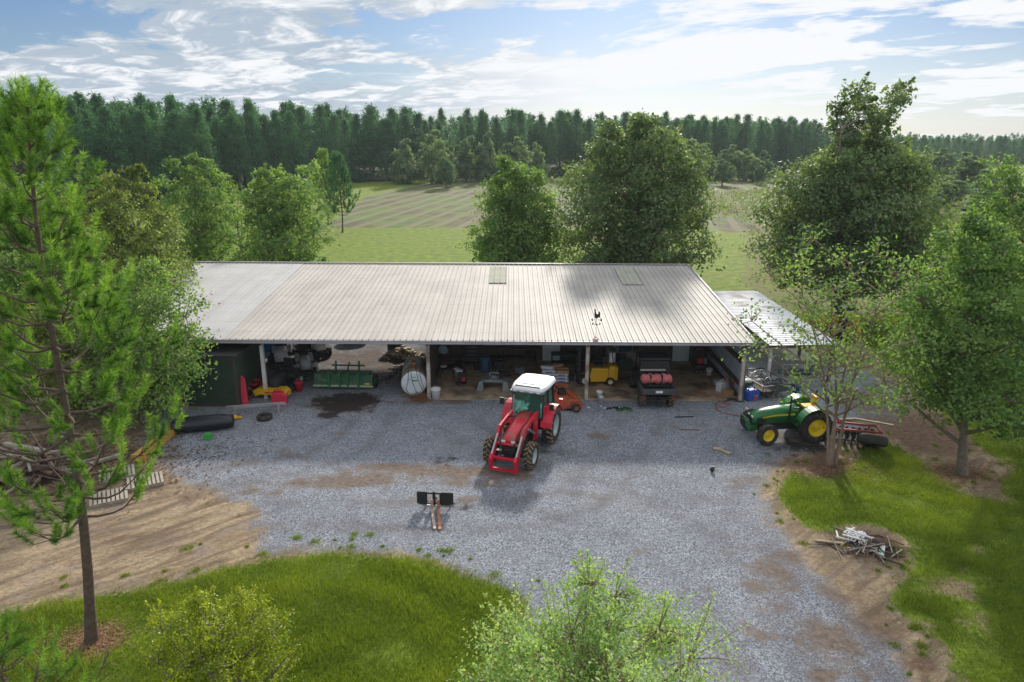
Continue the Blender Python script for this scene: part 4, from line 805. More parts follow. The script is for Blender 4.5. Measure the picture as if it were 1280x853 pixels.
MB().box((1.3, 0, .5), (3.0, .42, .3)).box((0, 0, .78), (.6, 1.1, .3)).box((WB, 0, .5), (.16, 1.5, .16)).box((-.5, 0, .6), (.5, .5, .4)).build('chassis', BLACK, rt)
# cab
cp = [(.72, 1.30), (.56, 2.42), (-.72, 2.42), (-.86, 1.45), (-.86, .95), (.45, .95), (.72, 1.1)]
cw = .66; c_ = MB()
def post3(a, b, r=.04):
    for y in (-cw, cw): c_.beam((a[0], y, a[1]), (b[0], y*.97, b[1]), r*1.6, r*1.6)
post3((.74, 1.25), (.56, 2.42)); post3((-.1, .98), (-.1, 2.42), .03); post3((-.9, 1.35), (-.72, 2.42))
for z, x in ((2.42, .57), (1.28, .75), (2.42, -.72), (1.32, -.9)): c_.beam((x, -cw, z), (x, cw, z), .06, .06)
for y in (-cw, cw): c_.beam((.74, y, 1.25), (.4, y, .95), .06, .06); c_.beam((.4, y, .95), (-.5, y, 1.0), .06, .06)
c_.build('cab_frame', BLACK, rt)
GL = MB(); GL.loft([[(.715, -cw+.03, 1.3), (.715, cw-.03, 1.3), (-.87, cw-.03, 1.38), (-.87, -cw+.03, 1.38)], [(.54, -cw+.05, 2.40), (.54, cw-.05, 2.40), (-.70, cw-.05, 2.40), (-.70, -cw+.05, 2.40)]])
gm = bpy.data.materials.new('cab_glass'); gm.use_nodes = True; b0 = gm.node_tree.nodes['Principled BSDF']; b0.inputs['Base Color'].default_value = (.16, .42, .34, 1); b0.inputs['Roughness'].default_value = .03; b0.inputs['Transmission Weight'].default_value = .8; b0.inputs['IOR'].default_value = 1.12; b0.inputs['Specular IOR Level'].default_value = .8
GL.build('cab_glass', gm, rt); MB().box((-.05, 0, 1.1), (1.3, 1.22, .3)).box((.45, 0, 1.3), (.3, .5, .35)).build('cab_floor', DGREY, rt)
s_ = MB(); s_.box((-.35, 0, 1.42), (.46, .46, .12)); s_.box((-.58, 0, 1.78), (.12, .44, .65)); s_.build('seat', M('red_grey_seat', (.20, .03, .035), .8), rt, .03); MB().tube([(.35+.0, .18*math.cos(a), 1.72+.18*math.sin(a)) for a in np.linspace(0, 6.283, 17)], .015, 6).cyl((.5, 0, 1.4), (.36, 0, 1.72), .03, 6).build('steering_wheel', BLACK, rt)
rf = MB(); rr_ = []
for z, k in ((2.42, .98), (2.45, 1.05), (2.52, 1.06), (2.60, .98), (2.63, .80)):
    r0 = []
    for (x, y) in ((.82, .45), (.72, .64), (.2, .74), (-.7, .74), (-.92, .62), (-.98, .3), (-.98, -.3), (-.92, -.62), (-.7, -.74), (.2, -.74), (.72, -.64), (.82, -.45)): r0.append((x*k-.02, y*k, z))
    rr_.append(r0)
rf.loft(rr_, False); ro = rf.build('cab_roof', WHITE, rt, .02); MB().box((-.05, 0, 2.405), (1.72, 1.42, .05)).build('roof_underside', GREYM, ro); MB().box((.70, 0, 2.605), (.09, 1.05, .05), ry=R_(22)).build('vent_strip', DGREY, ro); MB().box((.0, .05, 2.645), (.85, .85, .03)).build('roof_hatch', WHITE, ro, .01)
sl = MB().beam((-.3, -.25, 2.665), (.3, .1, 2.665), .02, .01).beam((-.1, .3, 2.665), (.35, -.2, 2.665), .02, .01); sl.build('hatch_ribs', GREYM, ro)
for y in (-.5, -.2, .2, .5): MB().box((.80, y, 2.45), (.07, .16, .09)).build('work_light', LIGHTP, rt)
for y0, y1 in ((.62, 1.10), (-1.10, -.62)):
    fender(rt, RED, 0, .80, .90, 12, 158, y0, y1)
for y in (-.69, .69): MB().prism([(.78, 1.05), (.55, 1.5), (.0, 1.68), (-.7, 1.5), (-.85, .9), (-.2, .7), (.4, .8)], y-.02, y+.02).build('side_panel', RED, rt)
MB().box((-.78, 1.02, 1.62), (.12, .14, .16)).box((-.78, -1.02, 1.62), (.12, .14, .16)).build('tail_light_housing', RED, rt)
for y in (.92, -.92):
    s_ = MB(); s_.box((.75, y*.9, .42), (.32, .3, .04)).box((.72, y*.9, .68), (.3, .28, .04)).beam((.6, y*.9, .35), (.55, y*.8, .95), .04, .04).beam((.9, y*.9, .35), (.85, y*.8, .95), .04, .04); s_.build('step', BLACK, rt)
for y in (.86, -.86):
    mr = MB(); mr.tube([(.6, y*.75, 1.95), (.8, y*1.2, 2.0)], .015, 6); mr.box((.8, y*1.25, 1.9), (.05, .18, .28)); mr.build('mirror', BLACK, rt)
MB().tube([(1.15, -.42, 1.0), (1.12, -.44, 2.0), (1.1, -.44, 2.35)], [.06, .055, .035], 8).build('exhaust_pipe', STEELD, rt)
# loader
for sy_ in (-1, 1):
    y = .50*sy_; l_ = MB(); l_.prism([(.95, .55), (1.25, .55), (1.25, 1.15), (1.12, 1.68), (.90, 1.68), (.92, 1.1)], y-.05, y+.05); l_.build('loader_tower', RED, rt)
    l_ = MB(); l_.beam((1.02, y, 1.62), (2.55, y, 1.50), .10, .17).beam((2.50, y, 1.53), (3.42, y, .42), .10, .17).prism([(2.3, 1.45), (2.62, 1.62), (2.9, 1.2), (2.62, 1.15)], y-.06, y+.06); l_.build('loader_arm', RED, rt)
    MB().beam((1.12, y, .78), (1.95, y, 1.30), .08, .08).build('hydraulic_cylinder', STEELD, rt); MB().beam((2.75, y*1.0, 1.36), (3.45, y, .72), .06, .06).build('hydraulic_cylinder', GALV, rt); MB().cyl((1.95, y, 1.30), (2.25, y, 1.46), .025, 8).build('piston_rod', GALV, rt)
    MB().prism([(3.34, .18), (3.52, .12), (3.58, .62), (3.45, .78), (3.36, .6)], y-.06, y+.06).build('quick_hitch', RED, rt)
MB().cyl((2.95, -.5, 1.02), (2.95, .5, 1.02), .06, 10).cyl((3.32, -.5, .55), (3.32, .5, .55), .045, 10).box((3.5, 0, .2), (.06, 1.05, .1)).box((3.48, 0, .68), (.05, .98, .07)).build('cross_tube', RED, rt)
MB().tube([(1.1, .4, 1.4), (1.8, .44, 1.68), (2.5, .42, 1.64), (3.0, .3, 1.1), (3.3, .2, .6)], .018, 5).tube([(1.1, -.4, 1.4), (1.8, -.44, 1.68), (2.5, -.42, 1.64), (3.0, -.3, 1.1), (3.3, -.2, .6)], .018, 5).build('hydraulic_hose', BLACKM, rt)
gd = MB()
for y in (-.3, .3): gd.beam((3.02, y, .5), (3.05, y, 1.12), .05, .04)
for z in (.5, .7, .9): gd.beam((3.03, -.33, z), (3.03, .33, z), .03, .04)
gd.build('grille_guard', BLACK, rt)
# rotary mower behind it
ox, oy, _ = at(702, 513); rm = thing('rotary_mower', 'rusty orange rotary mower deck standing behind the red tractor', 'mower', (ox+.05, oy+.65, 0), R_(10))
b_ = MB(); b_.prism([(-.75, .18), (-.75, .40), (-.62, .52), (.62, .52), (.75, .40), (.75, .18)], -.75, .75); b_.build('deck', ORANGE, rm, .02)
MB().box((-.78, 0, .2), (.06, 1.55, .3)).box((.78, 0, .2), (.06, 1.55, .3)).box((0, -.77, .3), (1.5, .05, .34)).build('side_skids', ORANGE, rm)
MB().box((0, .1, .66), (.34, .34, .26)).cyl((0, .1, .7), (-.2, .85, .75), .06, 8).build('gearbox', BLACK, rm)
MB().beam((-.45, .3, .5), (-.1, .7, .85), .06, .06).beam((.45, .3, .5), (.1, .7, .85), .06, .06).beam((-.5, -.6, .55), (.0, .68, .82), .05, .05).beam((.5, -.6, .55), (0, .68, .82), .05, .05).build('hitch_frame', ORANGE, rm)
wheel(rm, .45, -1.0, .22, .12, RUBBER, RUST, 0, .5, 16)
# --- green utility tractor
jx, jy = 12.72, 28.25; jt = thing('green_tractor', 'green open station tractor with yellow wheels parked beside the multi stemmed tree', 'tractor', (jx, jy, 0), R_(186))
WBJ = 2.02
for y in (-.78, .78): wheel(jt, 0, y, .74, .44, RUBBER, YELR, 20, .52, 32, lug_h=.04, label='large rear wheel with yellow rim')
for y in (-.84, .84): wheel(jt, WBJ+.08, y, .48, .28, RUBBER, YELR, 16, .55, 26, lug_h=.025, steer=R_(8))
hood_loft([(.55, .33, .78, 1.42, .14), (1.3, .33, .78, 1.40, .15), (2.1, .30, .74, 1.28, .14), (2.45, .27, .72, 1.14, .10), (2.52, .22, .74, 1.02, .06)], True).build('hood', GREEN, jt)
for y in (-.335, .335): MB().prism([(.7, 1.18), (1.6, 1.15), (2.1, 1.05), (2.12, 1.0), (1.6, 1.08), (.7, 1.10)], y-.006, y+.006).build('yellow_stripe', YELR, jt); MB().prism([(1.95, .82), (2.35, .80), (2.34, 1.0), (2.0, 1.04)], y*.9-.01*np.sign(y)-.012, y*.9+.012+.01*np.sign(y)).build('side_grille', BLACKM, jt)
MB().box((2.53, 0, .88), (.03, .36, .22)).build('grille', BLACKM, jt)
for y in (-.16, .16): MB().box((2.52, y, 1.04), (.05, .12, .07)).build('headlight', LIGHTP, jt)
MB().box((1.0, 0, .58), (2.9, .36, .34)).box((0, 0, .72), (.55, .95, .3)).box((WBJ, 0, .44), (.14, 1.3, .14)).build('chassis', BLACK, jt)
MB().box((2.45, 0, .55), (.3, .5, .25)).box((.35, 0, .72), (.75, 1.25, .06)).build('platform', GREEN, jt)
for y0, y1 in ((.52, .98), (-.98, -.52)): fender(jt, GREEN, 0, .74, .84, 22, 140, y0, y1); MB().prism([(.72, .95), (.4, 1.45), (0, 1.56), (-.45, 1.42), (-.5, 1.0), (.3, .8)], (y0 if y0 > 0 else y1)-.02, (y0 if y0 > 0 else y1)+.02).build('fender_side', GREEN, jt)
MB().box((.0, 0, 1.36), (.48, .46, .12)).box((-.26, 0, 1.62), (.12, .44, .46)).build('seat', M('yellow_seat', (.75, .42, .01), .5), jt, .04)
MB().tube([(.48+.05*math.sin(a), .19*math.cos(a), 1.46+.18*math.sin(a)) for a in np.linspace(0, 6.283, 17)], .015, 6).cyl((.62, 0, 1.2), (.48, 0, 1.46), .03, 6).box((.6, 0, 1.3), (.2, .5, .2)).build('steering_wheel', BLACK, jt)
MB().tube([(-.52, -.5, .9), (-.60, -.5, 1.75), (-.6, -.42, 1.9)], .035, 8).tube([(-.52, .5, .9), (-.60, .5, 1.75), (-.6, .42, 1.9)], .035, 8).box((-.55, 0, .95), (.1, 1.1, .1)).build('roll_bar', BLACK, jt)
MB().cyl((1.0, .42, 1.0), (1.0, .42, 1.95), .04, 10).tube([(1.0, .42, 1.95), (1.03, .42, 2.05)], .035, 8).build('exhaust_pipe', BLACK, jt)
MB().beam((2.5, -.3, .5), (2.75, -.3, .95), .05, .05).beam((2.5, .3, .5), (2.75, .3, .95), .05, .05).beam((2.75, -.33, .95), (2.75, .33, .95), .05, .05).beam((2.68, -.33, .78), (2.68, .33, .78), .04, .04).build('front_guard', GREEN, jt)
for y in (.55, -.55): MB().box((.62, y, .5), (.28, .22, .04)).beam((.6, y, .5), (.55, y*.9, .74), .04, .03).build('step', BLACK, jt)
# disk harrow behind the green tractor
hr = thing('disc_harrow', 'rusty red disc harrow on the grass behind the green tractor', 'harrow', (14.35, 27.6, 0), R_(-14))
b_ = MB(); b_.beam((-1.15, .3, .72), (1.15, .3, .72), .08, .08).beam((-1.15, -.45, .72), (1.15, -.45, .72), .08, .08).beam((-1.1, .3, .72), (-1.1, -.45, .72), .08, .08).beam((1.1, .3, .72), (1.1, -.45, .72), .08, .08).beam((-.3, .3, .75), (-.9, .1, 1.3), .06, .06).beam((-.3, -.3, .75), (-.9, 0, 1.3), .06, .06).beam((-1.2, 0, .7), (-.9, 0, 1.3), .06, .06)
b_.build('frame', M('faded_red', (.36, .055, .045), .6, 0, .3, 4), hr)
for row_, (y, tilt) in enumerate(((.35, 14), (-.5, -14))):
    a_ = MB()
    for k in range(9):
        x = -1.0+k*.25; bb = MB(); bb.lathe([(.001, .05), (.12, .04), (.24, .0), (.27, -.02), (.24, -.012), (.001, .035)], (0, 0, 0), 'x', 18); m3 = rotm(0, 0, R_(tilt))
        a_.add([tuple(m3 @ np.array(p)+np.array([x, y, .27])) for p in bb.v], bb.f, True)
    a_.cyl((-1.15, y, .27), (1.15, y, .27), .025, 8); a_.build('disc_gang', MUDG, hr)
for x in (-.8, .8): MB().beam((x, .3, .72), (x, .35, .27), .05, .05).beam((x, -.45, .72), (x, -.5, .27), .05, .05).build('hanger', RUST, hr)
old = MB(); old.lathe([(.3, -.16), (.32, -.19), (.5, -.2), (.58, -.14), (.6, 0), (.58, .14), (.5, .2), (.32, .19), (.3, .16), (.28, 0), (.3, -.16)], (0, 0, 0), 'y', 26)
ot = old.build('old_tyre', MUDG); ot.location = (14.95, 26.85, .42); ot.rotation_euler = (R_(62), 0, R_(-25)); tag(ot, 'big worn black tyre leaning on the disc harrow at its grass end', 'tyre')
pb = MB()
for k in range(7): a = random.uniform(-.5, .1); pb.beam((13.9+k*.1, 28.0-k*.05, .86+.03*k), (13.9+k*.1+1.5*math.cos(a), 28.0-k*.05+1.5*math.sin(a), .84+.03*k), .09, .025)
tag(pb.build('plank_stack', WOODL), 'loose pale planks lying across the disc harrow', 'planks')
# --- forklift
kx, ky, _ = at(742, 484); kf = thing('forklift', 'small yellow forklift with a black mast inside the barn', 'forklift', (kx+.25, ky+.65, 0), R_(180))
hood_loft([(-1.0, .45, .32, 1.0, .1), (-.8, .5, .28, 1.08, .12), (-.58, .5, .28, 1.08, .08), (-.52, .5, .28, .9, .08)]).build('counterweight', YEL, kf)
hood_loft([(-.5, .47, .25, .95, .05), (.35, .47, .22, .95, .05), (.45, .47, .22, .5, .05), (.85, .47, .22, .45, .05)]).build('body', YEL, kf)
MB().box((-.15, -.48, .72), (.5, .02, .18)).build('orange_badge', M('badge_orange', (.75, .15, .02), .5), kf)
MB().box((-.05, 0, 1.02), (.5, .5, .1)).box((-.3, 0, 1.28), (.1, .46, .45)).build('seat', BLACK, kf)
c_ = MB()
for y in (-.42, .42): c_.tube([(-.75, y, 1.2), (-.62, y, 2.08), (.35, y, 2.08), (.68, y, .5)], .03, 6)
for x in (-.6, -.35, -.1, .12, .34): c_.beam((x, -.42, 2.09), (x, .42, 2.09), .04, .03)
c_.build('overhead_guard', BLACK, kf)
c_ = MB()
for y in (-.28, .28): c_.box((.98, y, 1.1), (.12, .08, 2.1)).box((1.06, y*.75, 1.05), (.08, .06, 1.95))
for z in (.3, 1.1, 1.8, 2.1): c_.box((.98, 0, z), (.08, .6, .08))
c_.cyl((.95, 0, .3), (.95, 0, 1.9), .035, 8); c_.build('mast', BLACK, kf)
MB().box((1.14, 0, .45), (.05, .8, .4)).box((1.14, 0, .9), (.04, .8, .06)).build('carriage', BLACK, kf)
for y in (-.25, .25): MB().box((1.62, y, .12), (.95, .1, .04)).box((1.17, y, .3), (.04, .1, .4)).build('fork', STEELD, kf)
MB().cyl((-.7, .25, 1.25), (-.7, .25, 1.75), .16, 14).build('gas_bottle', WHITE, kf)
for x, r0 in ((.7, .30), (-.62, .24)):
    for y in (-.46, .46): wheel(kf, x, y, r0, .2, RUBBER, M('cream_rim', (.6, .58, .5), .5), 0, .52, 18)
# --- side by side utility vehicle
ux, uy, _ = at(820, 511); uv = thing('utility_vehicle', 'black utility vehicle with a pink and red bundle strapped on, parked under the barn', 'vehicle', (ux+.02, uy+1.6, 0), R_(91)); uv.scale = (1.1,)*3
for x, r0 in ((1.15, .33), (-1.15, .33)):
    for y in (-.62, .62): wheel(uv, x, y, r0, .26, MUD if x < 0 else RUBBER, DGREY, 12, .5, 20, lug_h=.02)
MB().box((0, 0, .42), (2.7, 1.0, .16)).box((-1.55, 0, .42), (.3, .12, .12)).build('chassis', BLACK, uv)
b_ = MB(); b_.box((-1.1, 0, .72), (1.05, 1.42, .05)); b_.box((-1.1, .7, .86), (1.05, .04, .28)).box((-1.1, -.7, .86), (1.05, .04, .28)).box((-.6, 0, .86), (.04, 1.4, .28)).box((-1.62, 0, .84), (.04, 1.4, .24)); b_.build('cargo_bed', DGREY, uv, .01)
hood_loft([(.7, .62, .5, 1.05, .1), (1.2, .6, .5, .98, .12), (1.6, .5, .5, .82, .12)]).build('hood', BLACK, uv)
MB().box((0, 0, .75), (.5, 1.25, .18)).box((-.32, 0, 1.05), (.12, 1.25, .5)).build('seat', BLACKM, uv, .03)
c_ = MB()
for y in (-.64, .64): c_.tube([(.75, y, 1.0), (.4, y*.95, 1.88), (-.5, y*.95, 1.92), (-.62, y, .8)], .03, 8); c_.tube([(-.05, y*.95, 1.9), (-.05, y, .6)], .025, 6)
for x, z in ((.4, 1.88), (-.5, 1.92), (-.58, 1.3)): c_.beam((x, -.62, z), (x, .62, z), .05, .05)
c_.build('roll_cage', BLACK, uv)
MB().box((-.05, 0, 1.96), (1.05, 1.36, .06)).build('roof', M('uv_roof', (.03, .035, .045), .35), uv, .02)
MB().box((-.55, 0, 1.62), (.03, 1.2, .5)).build('rear_panel', BLACKM, uv)
MB().box((-.66, .1, 1.50), (.05, 1.1, .07)).build('light_bar', GALV, uv)
for y in (-.68, .68): MB().box((-1.66, y*.9, .62), (.04, .1, .12)).build('tail_light', M('dark_red_lens', (.2, .01, .01), .3), uv)
MB().box((-1.67, 0, .84), (.015, .3, .10)).build('white_badge', WHITE, uv)
bu = MB(); pr = []
for i in range(15):
    y = -.66+i*1.32/14; rr = .21+.03*math.sin(i*2.1)-(.05 if i in (0, 14) else 0); pr.append([(-.92+rr*1.15*math.cos(a), y, 1.18+rr*math.sin(a)+.02*math.sin(a*3+i)) for a in np.linspace(0, 2*math.pi, 14, endpoint=False)])
bu.loft(pr, True); bo = bu.build('rolled_bundle', PINK); bo.location = uv.location; bo.rotation_euler = uv.rotation_euler; bo.scale = uv.scale; tag(bo, 'pink and red patterned bundle strapped across the back of the black utility vehicle', 'bundle')
for y in (-.22, .28): MB().box((-.92, y, 1.18), (.52, .05, .48)).build('strap', BLACKM, bo, .06)
bk = MB().box((-.95, 0, .93), (.3, 1.1, .1)); q = bk.build('box_rack', BLACK, uv)
# --- yellow machine behind the shelter
yx, yy, _ = at(1056, 428); ym = thing('backhoe', 'yellow and black construction machine half hidden behind the shelter roof', 'construction machine', (yx+.1, yy+1.6, 0), R_(100)); ym.scale = (.72,)*3
for x, r0 in ((-1.1, .7), (1.2, .5)):
    for y in (-.85, .85): wheel(ym, x, y, r0, .4, RUBBER, YELR, 14, .5, 22)
hood_loft([(.1, .55, .7, 1.65, .1), (1.9, .5, .7, 1.5, .12), (2.1, .45, .75, 1.35, .1)]).build('body', YEL, ym); MB().box((-.3, 0, .8), (3.4, .9, .4)).build('chassis', BLACK, ym)
MB().cyl((.95, -.57, 1.2), (.95, -.55, 1.2), .26, 16).build('side_vent', BLACKM, ym)
c_ = MB()
for x in (-1.5, .1):
    for y in (-.6, .6): c_.beam((x, y, 1.1), (x, y, 2.7), .1, .1)
c_.box((-.7, 0, 2.75), (1.95, 1.5, .12)); c_.build('canopy', BLACK, ym); MB().box((-.8, 0, 1.5), (.5, .5, .7)).build('seat', BLACKM, ym); MB().box((-.7, 0, 2.86), (.5, .4, .1)).build('roof_box', WHITE, ym)
MB().beam((-1.9, 0, .9), (-2.5, 0, 2.6), .25, .3).beam((-2.5, 0, 2.6), (-3.1, 0, 1.1), .2, .25).build('boom', YEL, ym); MB().prism([(-3.4, .5), (-2.8, .5), (-2.8, 1.1), (-3.2, 1.15)], -.3, .3).build('bucket', RUST, ym)
MB().beam((1.2, -.7, 1.1), (2.8, -.7, .6), .12, .2).beam((1.2, .7, 1.1), (2.8, .7, .6), .12, .2).build('loader_arm', YEL, ym); MB().prism([(2.8, .1), (3.5, .1), (3.1, .4), (2.9, .9), (2.7, .8)], -1.1, 1.1).build('front_bucket', YEL, ym)
# --- pallet fork attachment
px_, py_, _ = at(545, 639); pf = thing('pallet_forks', 'black pallet fork attachment with two rusty tines lying on the open gravel', 'fork attachment', (px_-.05, py_+.15, 0), R_(176))
b_ = MB()
for x in (-.44, .44): b_.box((x, 0, .42), (.42 if x < 0 else .36, .06, .46))
b_.box((0, 0, .60), (.6, .06, .06)).box((0, 0, .2), (1.1, .07, .07)).box((.02, .01, .42), (.1, .08, .5)).box((-.2, .0, .42), (.06, .05, .4)); b_.build('back_plate', BLACK, pf, .008)
MB().box((.16, .12, .21), (.2, .06, .02)).box((-.14, .12, .21), (.18, .06, .02)).build('worn_ledge', GALV, pf)
for x in (-.42, 0, .42): MB().beam((x, -.03, .45), (x-.12, -.32, .06), .05, .03).build('brace', BLACK, pf)
MB().beam((-.65, -.32, .05), (.45, -.32, .05), .04, .04).build('rear_bar', BLACKM, pf)
for x, a, mt_ in ((-.12, 12, RUST), (.10, 14, WOODL)):
    f2 = MB(); f2.box((0, .58, .05), (.10, 1.05, .035)).box((0, .05, .22), (.10, .04, .38)); q = f2.build('tine', M('rust_bright', (.42, .17, .09), .75, 0, .4, 6) if x < 0 else M('worn_tine', (.42, .31, .26), .6, 0, .3, 6), pf, .006); q.location = (x, .03, 0); q.rotation_euler.z = R_(a); q.scale.y = 1.25
# --- green seeder under the second bay
gx, gy, _ = at(431, 488); gs = thing('seeder', 'long dusty green farm seeder parked under the barn over a dark stain', 'farm implement', (gx, gy+.4, 0), R_(-2))
pr = []
for x in (-1.55, 1.45): pr.append([(x, -.38, .18), (x, -.42, .30), (x, -.30, .80), (x, .22, .80), (x, .32, .30), (x, .28, .18)])
MB().loft(pr).build('hopper', GREEND, gs, .02); MB().box((-.05, -.43, .24), (3.05, .05, .10)).build('lower_rail', M('pale_green_metal', (.30, .38, .28), .5, 0, .3, 3), gs)
MB().box((-.05, -.05, .84), (2.7, .6, .05)).build('lid', GREEND, gs, .01); MB().box((1.2, -.46, .38), (.26, .02, .09)).build('yellow_badge', YELR, gs)
for x in (-.75, -.2, .2, .75): MB().prism([(x-.05, .1), (x+.05, .1), (x+.05, .95), (x-.05, .95)], -.48, -.40).build('bracket', GREEN, gs)
MB().beam((-.8, .45, 1.05), (.9, .45, 1.05), .07, .07).beam((-.6, .35, .6), (-.6, .45, 1.3), .08, .06).beam((.6, .35, .6), (.6, .45, 1.3), .08, .06).beam((0, .4, .8), (0, .8, 1.1), .06, .06).build('hitch', GREEND, gs)
for x in (-1.6, 1.5): wheel(gs, x, .1 if x < 0 else .1, .36, .12, RUBBER, GREEN, 0, .5, 16).rotation_euler.z = R_(90)
cog = MB()
for k in range(10): a = -1.4+k*.3; cog.lathe([(.001, -.01), (.17, -.01), (.17, .01), (.001, .01)], (a, .1, .18), 'x', 12)
cog.build('openers', BLACKM, gs)
# --- fuel tank with hoses
tx, ty, _ = at(518, 499); tk_ = thing('fuel_tank', 'big white ended cylindrical fuel tank lying on timbers left of the middle post', 'tank', (tx, ty+.05, 0), R_(6))
MB().lathe([(.001, 0), (.60, 0), (.63, .02), (.64, .08), (.64, 2.5), (.6, 2.55), (.001, 2.55)], (0, 0, .80), 'y', 32).build('shell', TANKS, tk_)
MB().lathe([(.001, -.035), (.45, -.03), (.61, -.012), (.615, .0)], (0, 0, .80), 'y', 32).build('end_cap', TANK, tk_)
MB().box((.05, -.045, .95), (.26, .012, .07)).build('green_label', GREENP, tk_); MB().box((-.22, -.045, 1.02), (.16, .012, .03)).box((.02, -.045, 1.12), (.2, .012, .03)).build('small_label', M('label_blue', (.2, .2, .45), .6), tk_)
for y in (.35, 2.1): MB().box((0, y, .1), (1.3, .16, .2)).prism([(-.5, .2), (-.3, .2), (-.45, .42)], y-.08, y+.08).prism([(.5, .2), (.3, .2), (.45, .42)], y-.08, y+.08).build('timber_cradle', WOOD, tk_)
MB().cyl((0, .5, 1.42), (0, .5, 1.62), .09, 10).box((0, .5, 1.68), (.2, .26, .18)).build('pump', RUST, tk_)
MB().cyl((0, .9, 1.42), (0, .9, 1.55), .07, 10).build('filler_cap', RUST, tk_)
for k, (xa, xb, zb) in enumerate(((-.12, .05, .3), (.15, .42, .2), (-.25, -.38, .35), (.3, .55, .12))):
    MB().tube([(xa*.3, .45, 1.66), (xa, .1, 1.56), (xa, -.06, 1.3), (xa+(xb-xa)*.3, -.09, .9), (xb, -.12, zb+.25), (xb+.1, -.15, zb)], .013, 5).build('hose', BLACKM, tk_)
# ------------------------------------------------------------------ smaller things
def P(px, py): return at(px, py)[:2]
def mower(label, px, py, rz, hoodm, bodym, deckm, s=1.0, deck_w=1.0, canopy=None, group=None):
    x, y = P(px, py)
    if py < 480: x, y = x*1.03, y+1.1
    r = thing('riding_mower', label, 'mower', (x, y, 0), R_(rz)); r.scale = (s*1.12,)*3
    hood_loft([(.25, .27, .35, .88, .1), (.8, .26, .35, .84, .12), (1.02, .2, .38, .70, .08)], True).build('hood', hoodm, r)
    MB().box((.1, 0, .33), (1.7, .5, .16)).box((-.15, 0, .45), (.5, .6, .08)).build('chassis', bodym, r)
    MB().prism([(-.75, .45), (-.1, .45), (-.15, .62), (-.35, .72), (-.7, .70)], -.42, .42).build('rear_body', hoodm, r)
    MB().box((-.32, 0, .80), (.4, .42, .1)).box((-.52, 0, 1.0), (.1, .4, .36)).build('seat', BLACKM, r, .03)
    MB().tube([(.18, .15*math.cos(a), 1.0+.12*math.sin(a)) for a in np.linspace(0, 6.283, 13)], .014, 5).cyl((.3, 0, .8), (.18, 0, 1.0), .02, 6).build('steering_wheel', BLACK, r)
    MB().prism([(-.3, .12), (-.38, .2), (-.3, .3), (.45, .3), (.53, .2), (.45, .12)], -.6*deck_w, .6*deck_w).build('deck', deckm, r)
    for a, b, c in ((.78, .40, .2), (-.5, .45, .27)):
        for q in (-b, b): wheel(r, a, q, c, .16, RUBBER, M('cream_rim', (.6, .58, .5), .5), 0, .5, 16)
    return r
mower('riding mower with a white hood, nearest the left post', 354, 462, 285, WHITE, BLACK, DGREY, 1.15)
mower('riding mower with a white hood behind the dark inner post', 371, 447, 255, WHITE, DGREY, DGREY, 1.15)
mower('riding mower with a silver white hood farthest right in the row of mowers', 396, 448, 300, WHITE, BLACK, BLACK, 1.15)
mower('grey hooded riding mower with white trim at the front right of the mowers', 382, 472, 290, M('light_grey_hood', (.5, .52, .55), .5), BLACK, WHITE, 1.0)
zt = mower('black mower with a yellow front deck facing the yard beside the left post', 356, 486, 262, BLACKM, BLACK, BLACK, 1.1)
x, y = P(357, 491); fd = MB(); fd.prism([(-.62, .12), (-.7, .34), (-.5, .42), (.5, .42), (.66, .30), (.66, .12), (.5, .2), (-.4, .2)], -.32, .2); o = fd.build('front_deck', YEL, zt); o.location = (.98, 0, 0); o.rotation_euler.z = R_(90); MB().box((0, -.33, .3), (.4, .01, .05)).build('red_badge', M('badge_red', (.5, .06, .02), .5), o)
x, y = P(352, 434); yb = thing('yellow_hopper', 'yellow farm hopper seen under the eave behind the mowers', 'hopper', (x-.1, y+.2, 0), R_(5))
MB().loft([[(-.9, -.4, .3), (.9, -.4, .3), (.9, .4, .3), (-.9, .4, .3)], [(-1.15, -.6, .95), (1.15, -.6, .95), (1.15, .6, .95), (-1.15, .6, .95)]]).build('bin', YEL, yb, .02)
for q in (-.7, .7):
    for z in (-.35, .35): MB().box((q, z, .15), (.08, .08, .34)).build('leg', BLACK, yb)
MB().box((.15, -.62, .72), (.06, .06, .5)).box((-.5, -.62, .72), (.06, .06, .5)).build('rib', BLACK, yb)
# round grey canvas covered trailer behind the barn
x, y = P(436, 437); bo = thing('covered_trailer', 'grey canvas covered round bodied trailer on the sunny ground behind the barn', 'trailer', (x+.1, y+1.9, 0)); bo.scale = (.58,)*3
rg = []
for i in range(9):
    u = -1+i/4; k = math.sqrt(max(.05, 1-u*u*.8)); rg.append([(u*1.5, .95*k*math.cos(a), .95+.62*k*math.sin(a)+.03*math.sin(a*5+i)) for a in np.linspace(0, 2*math.pi, 16, endpoint=False)])
MB().loft(rg, True).build('canvas_cover', GREYT, bo)
for q in (-.75, .75): wheel(bo, 0, q, .3, .18, RUBBER, GALV, 0, .5, 16)
MB().box((0, 0, .35), (2.4, .5, .1)).beam((1.2, 0, .35), (2.3, 0, .3), .08, .08).build('chassis', BLACK, bo)
